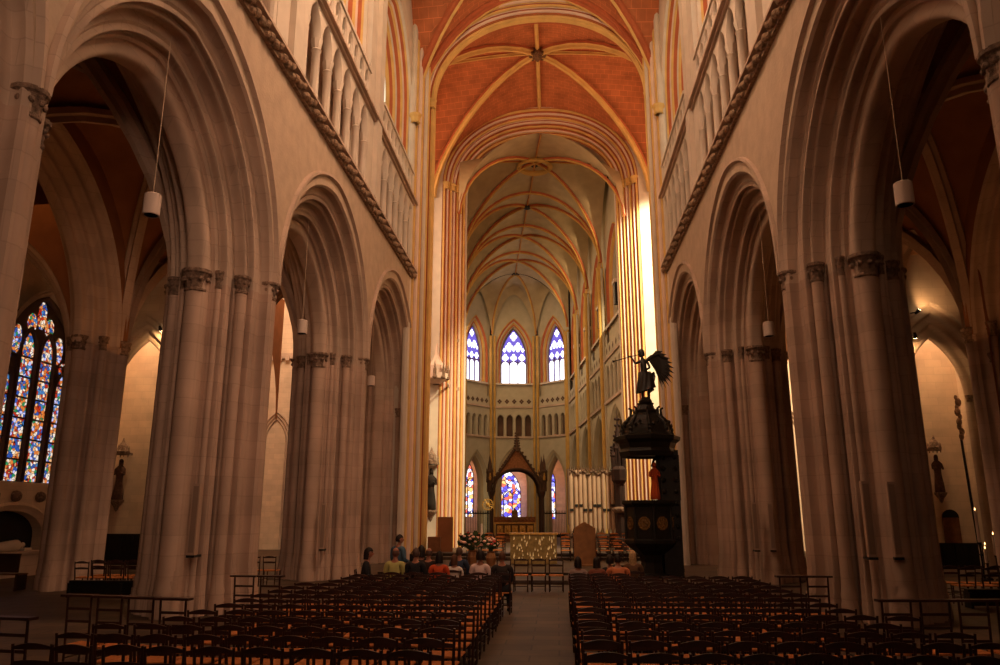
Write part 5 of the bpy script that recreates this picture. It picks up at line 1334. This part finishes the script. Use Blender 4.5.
# choir organ: pale pipes with dark mouths
def organ():
    p = Vector((2.45, 50.2, 0)); t = thing('choir_organ', 'choir organ with rows of pale vertical pipes and dark carved crests', 'organ', p, .15)
    b = MB(); b.box(-1.75, 1.4, 0, 1.4, 0, .9); b.box(-1.8, 1.45, -.08, 0, .8, .95); b.build('organ_case', mat('organ_case_wood', (.06, .03, .018)), t)
    x = -1.55; k = 0
    while x < 1.25:
        rad = .13 if k % 3 else .16; foot = 2.75-.28*abs((k % 4)-1.5)
        b = MB(); b.lathe([(.03, .95), (rad, 1.3), (rad, 4.75+.2*math.sin(k))], (x, .15-.03*(k % 3), 0), 10); b.build('organ_pipe', mat('dull_pipe_metal', (.38, .25, .17), var=.1), t, smooth=50)
        m_ = MB(); m_.box(x-rad*.8, x+rad*.8, -.06, .0, foot, foot+.16); m_.build('pipe_mouth', BLACK, t)
        x += rad*2+.02; k += 1
    b = MB()
    for i in range(22): b.ico((-1.6+.14*i, .0, 4.75+.12*math.sin(i*1.3)), .1); b.lathe([(.05, 0), (.001, .4)], (-1.6+.14*i, .05, 4.85), 4)
    b.box(-1.75, -1.66, -.1, .2, 1.5, 5.0); b.box(1.3, 1.39, -.1, .2, 1.5, 5.0)
    b.build('carved_crest', TRACD, t)
organ()
# grille screens between apse columns
for k, (u0, w0) in enumerate(((-3.9, CL_-1.2), (3.6, CL_-1.0), (4.7, 22))):
    p = cl(u0, w0); t = thing('iron_choir_screen', ['dark iron screen in the left apse arch', 'dark iron screen in the right apse arch', 'dark iron screen along the right choir wall'][k], 'screen', (p.x, p.y, 0), (.75, -.75, PI/2)[k])
    b = MB(); b.box(-1.6, 1.6, -.05, .05, 0, .3); b.box(-1.6, 1.6, -.04, .04, 2.2, 2.3); b.build('rail', BLACK, t)
    b = MB()
    for i in range(17): b.tube([(-1.6+.2*i, 0, .3), (-1.6+.2*i, 0, 2.2)], .02, 4); b.lathe([(.06, 0), (.001, .3)], (-1.6+.2*i, 0, 2.3), 4)
    b.build('bars', BLACK, t)
# ---- left chapel: tomb niche, effigy, benches
def tomb():
    x0 = XL
    t = thing('tomb_niche', 'arched stone tomb niche below the left stained window', 'tomb', (x0+.04, 26.3, 0))
    mp = lambda s_, z, d: (.02+.5-d, s_, z)
    b = MB(); arch_sweep(b, [(0, -.02), (.1, -.1), (.2, 0), (.3, .08), (.3, .45)], 0, mp, 2.1, 1.2, 1.35, .6, 10, 'ell')
    spandrel(b, mp, 2.1, 1.2, 1.35, -2.6, 2.6, 3.1, 0, 0, 0, 10, 0); b.box(0, .55, -2.6, 2.6, 3.1, 3.25); b.build('arch', CREAM, t)
    b = MB(); b.box(.02, .04, -2.0, 2.0, 0, 2.6); b.build('niche_shade_sheet', BLACK, t)  # black sheet painting the shade inside the niche
    b = MB(); b.box(.04, .95, -1.9, 1.9, 0, .75); b.box(.0, 1.02, -1.95, 1.95, .75, .85); b.build('chest', STONE, t)
    for q in (-1.2, -.1, 1.2):
        b = MB(); b.ico((.6, q, 2.75), .2); b.build('carved_bracket', CAPM, t)
tomb()
t = thing('recumbent_effigy', 'pale recumbent stone effigy lying on the tomb in the left chapel', 'statue', (XL+.5, 26.3, .85))
b = MB(); b.tube([(0, -.9, .12), (0, -.5, .16), (0, .0, .17), (0, .45, .2), (0, .62, .2)], [.12, .16, .19, .2, .1], 12); b.build('body', WHITE, t, smooth=60)
head_mesh((0, .78, .2), 0, -1.5).build('head', WHITE, t, smooth=80)
b = MB(); b.box(-.22, .22, .62, 1.0, 0, .1); b.build('pillow', WHITE, t)
for k, (yy, nm_) in enumerate(((20.6, 'nearer'), (21.9, 'farther'))):
    t = thing('chapel_bench', 'dark wooden bench with slatted back in the left chapel, %s one' % nm_, 'bench', (-15.6, yy, 0))
    b = MB(); b.box(-2.2, 0.2, -.2, .22, .42, .46); b.build('seat', BROWN, t)
    b = MB(); b.box(-2.2, .2, -.24, -.2, .5, .98)
    b.box(-2.2, .2, -.27, -.18, .98, 1.02); b.build('backrest', mat('bench_wood', (.07, .03, .015), var=.3), t)
    for xx in (-2.15, -1.0, .15): b = MB(); b.box(xx-.03, xx+.03, -.22, .22, 0, .46); b.build('leg', MATS['bench_wood'], t)
# right chapel: candle lights, carved garland, confessional-like niche
for i, (px, py) in enumerate(((975, 511), (978, 532), (993, 535), (985, 549), (985, 545), (981, 555))):
    d = f+r*((px-500)/F)+u*((332.5-py)/F); q = (27.0+.15*i)/d.y; P_ = Vector((0, 0, EYE))+d*q; 
    candle(P_.x, P_.y, 0, max(.4, P_.z), ['tallest lit votive candle on a stand in the right chapel', 'lit candle just below the tallest in the right chapel', 'lit candle nearest the right picture edge', 'short lit candle on the left of the right chapel group', 'short lit candle beside its twin in the right chapel', 'lowest lit candle in the right chapel'][i], 'votive_candle')
t = thing('carved_wall_garland', 'dark carved figure group hanging on the right chapel corner shaft', 'carving', (16.45, 32.4, 5.2))
b = MB()
for q in range(9): b.ico((.05*math.sin(q*2), -.1, q*.2), .10+.03*math.sin(q*3), sz=1.5)
b.build('carved_figures', DARKS, t); b = MB(); b.tube([(0, -.05, 0), (.1, -.05, -4.6)], .05, 6); b.build('rope', BLACK, t)
t = thing('arched_wall_plaque', 'dark round-topped memorial plaque low on the right chapel wall', 'plaque', (16.0, 33.12, 1.0))
b = MB(); b.box(-.32, .32, 0, .06, 0, 1.0); b.build('panel', BROWN, t); b = MB(); b.prism([(.32*math.cos(i*PI/10), .32*math.sin(i*PI/10)+1.0) for i in range(11)], -.02, .06); b.build('arched_top', BLACK, t)
print('objects', len(bpy.data.objects))
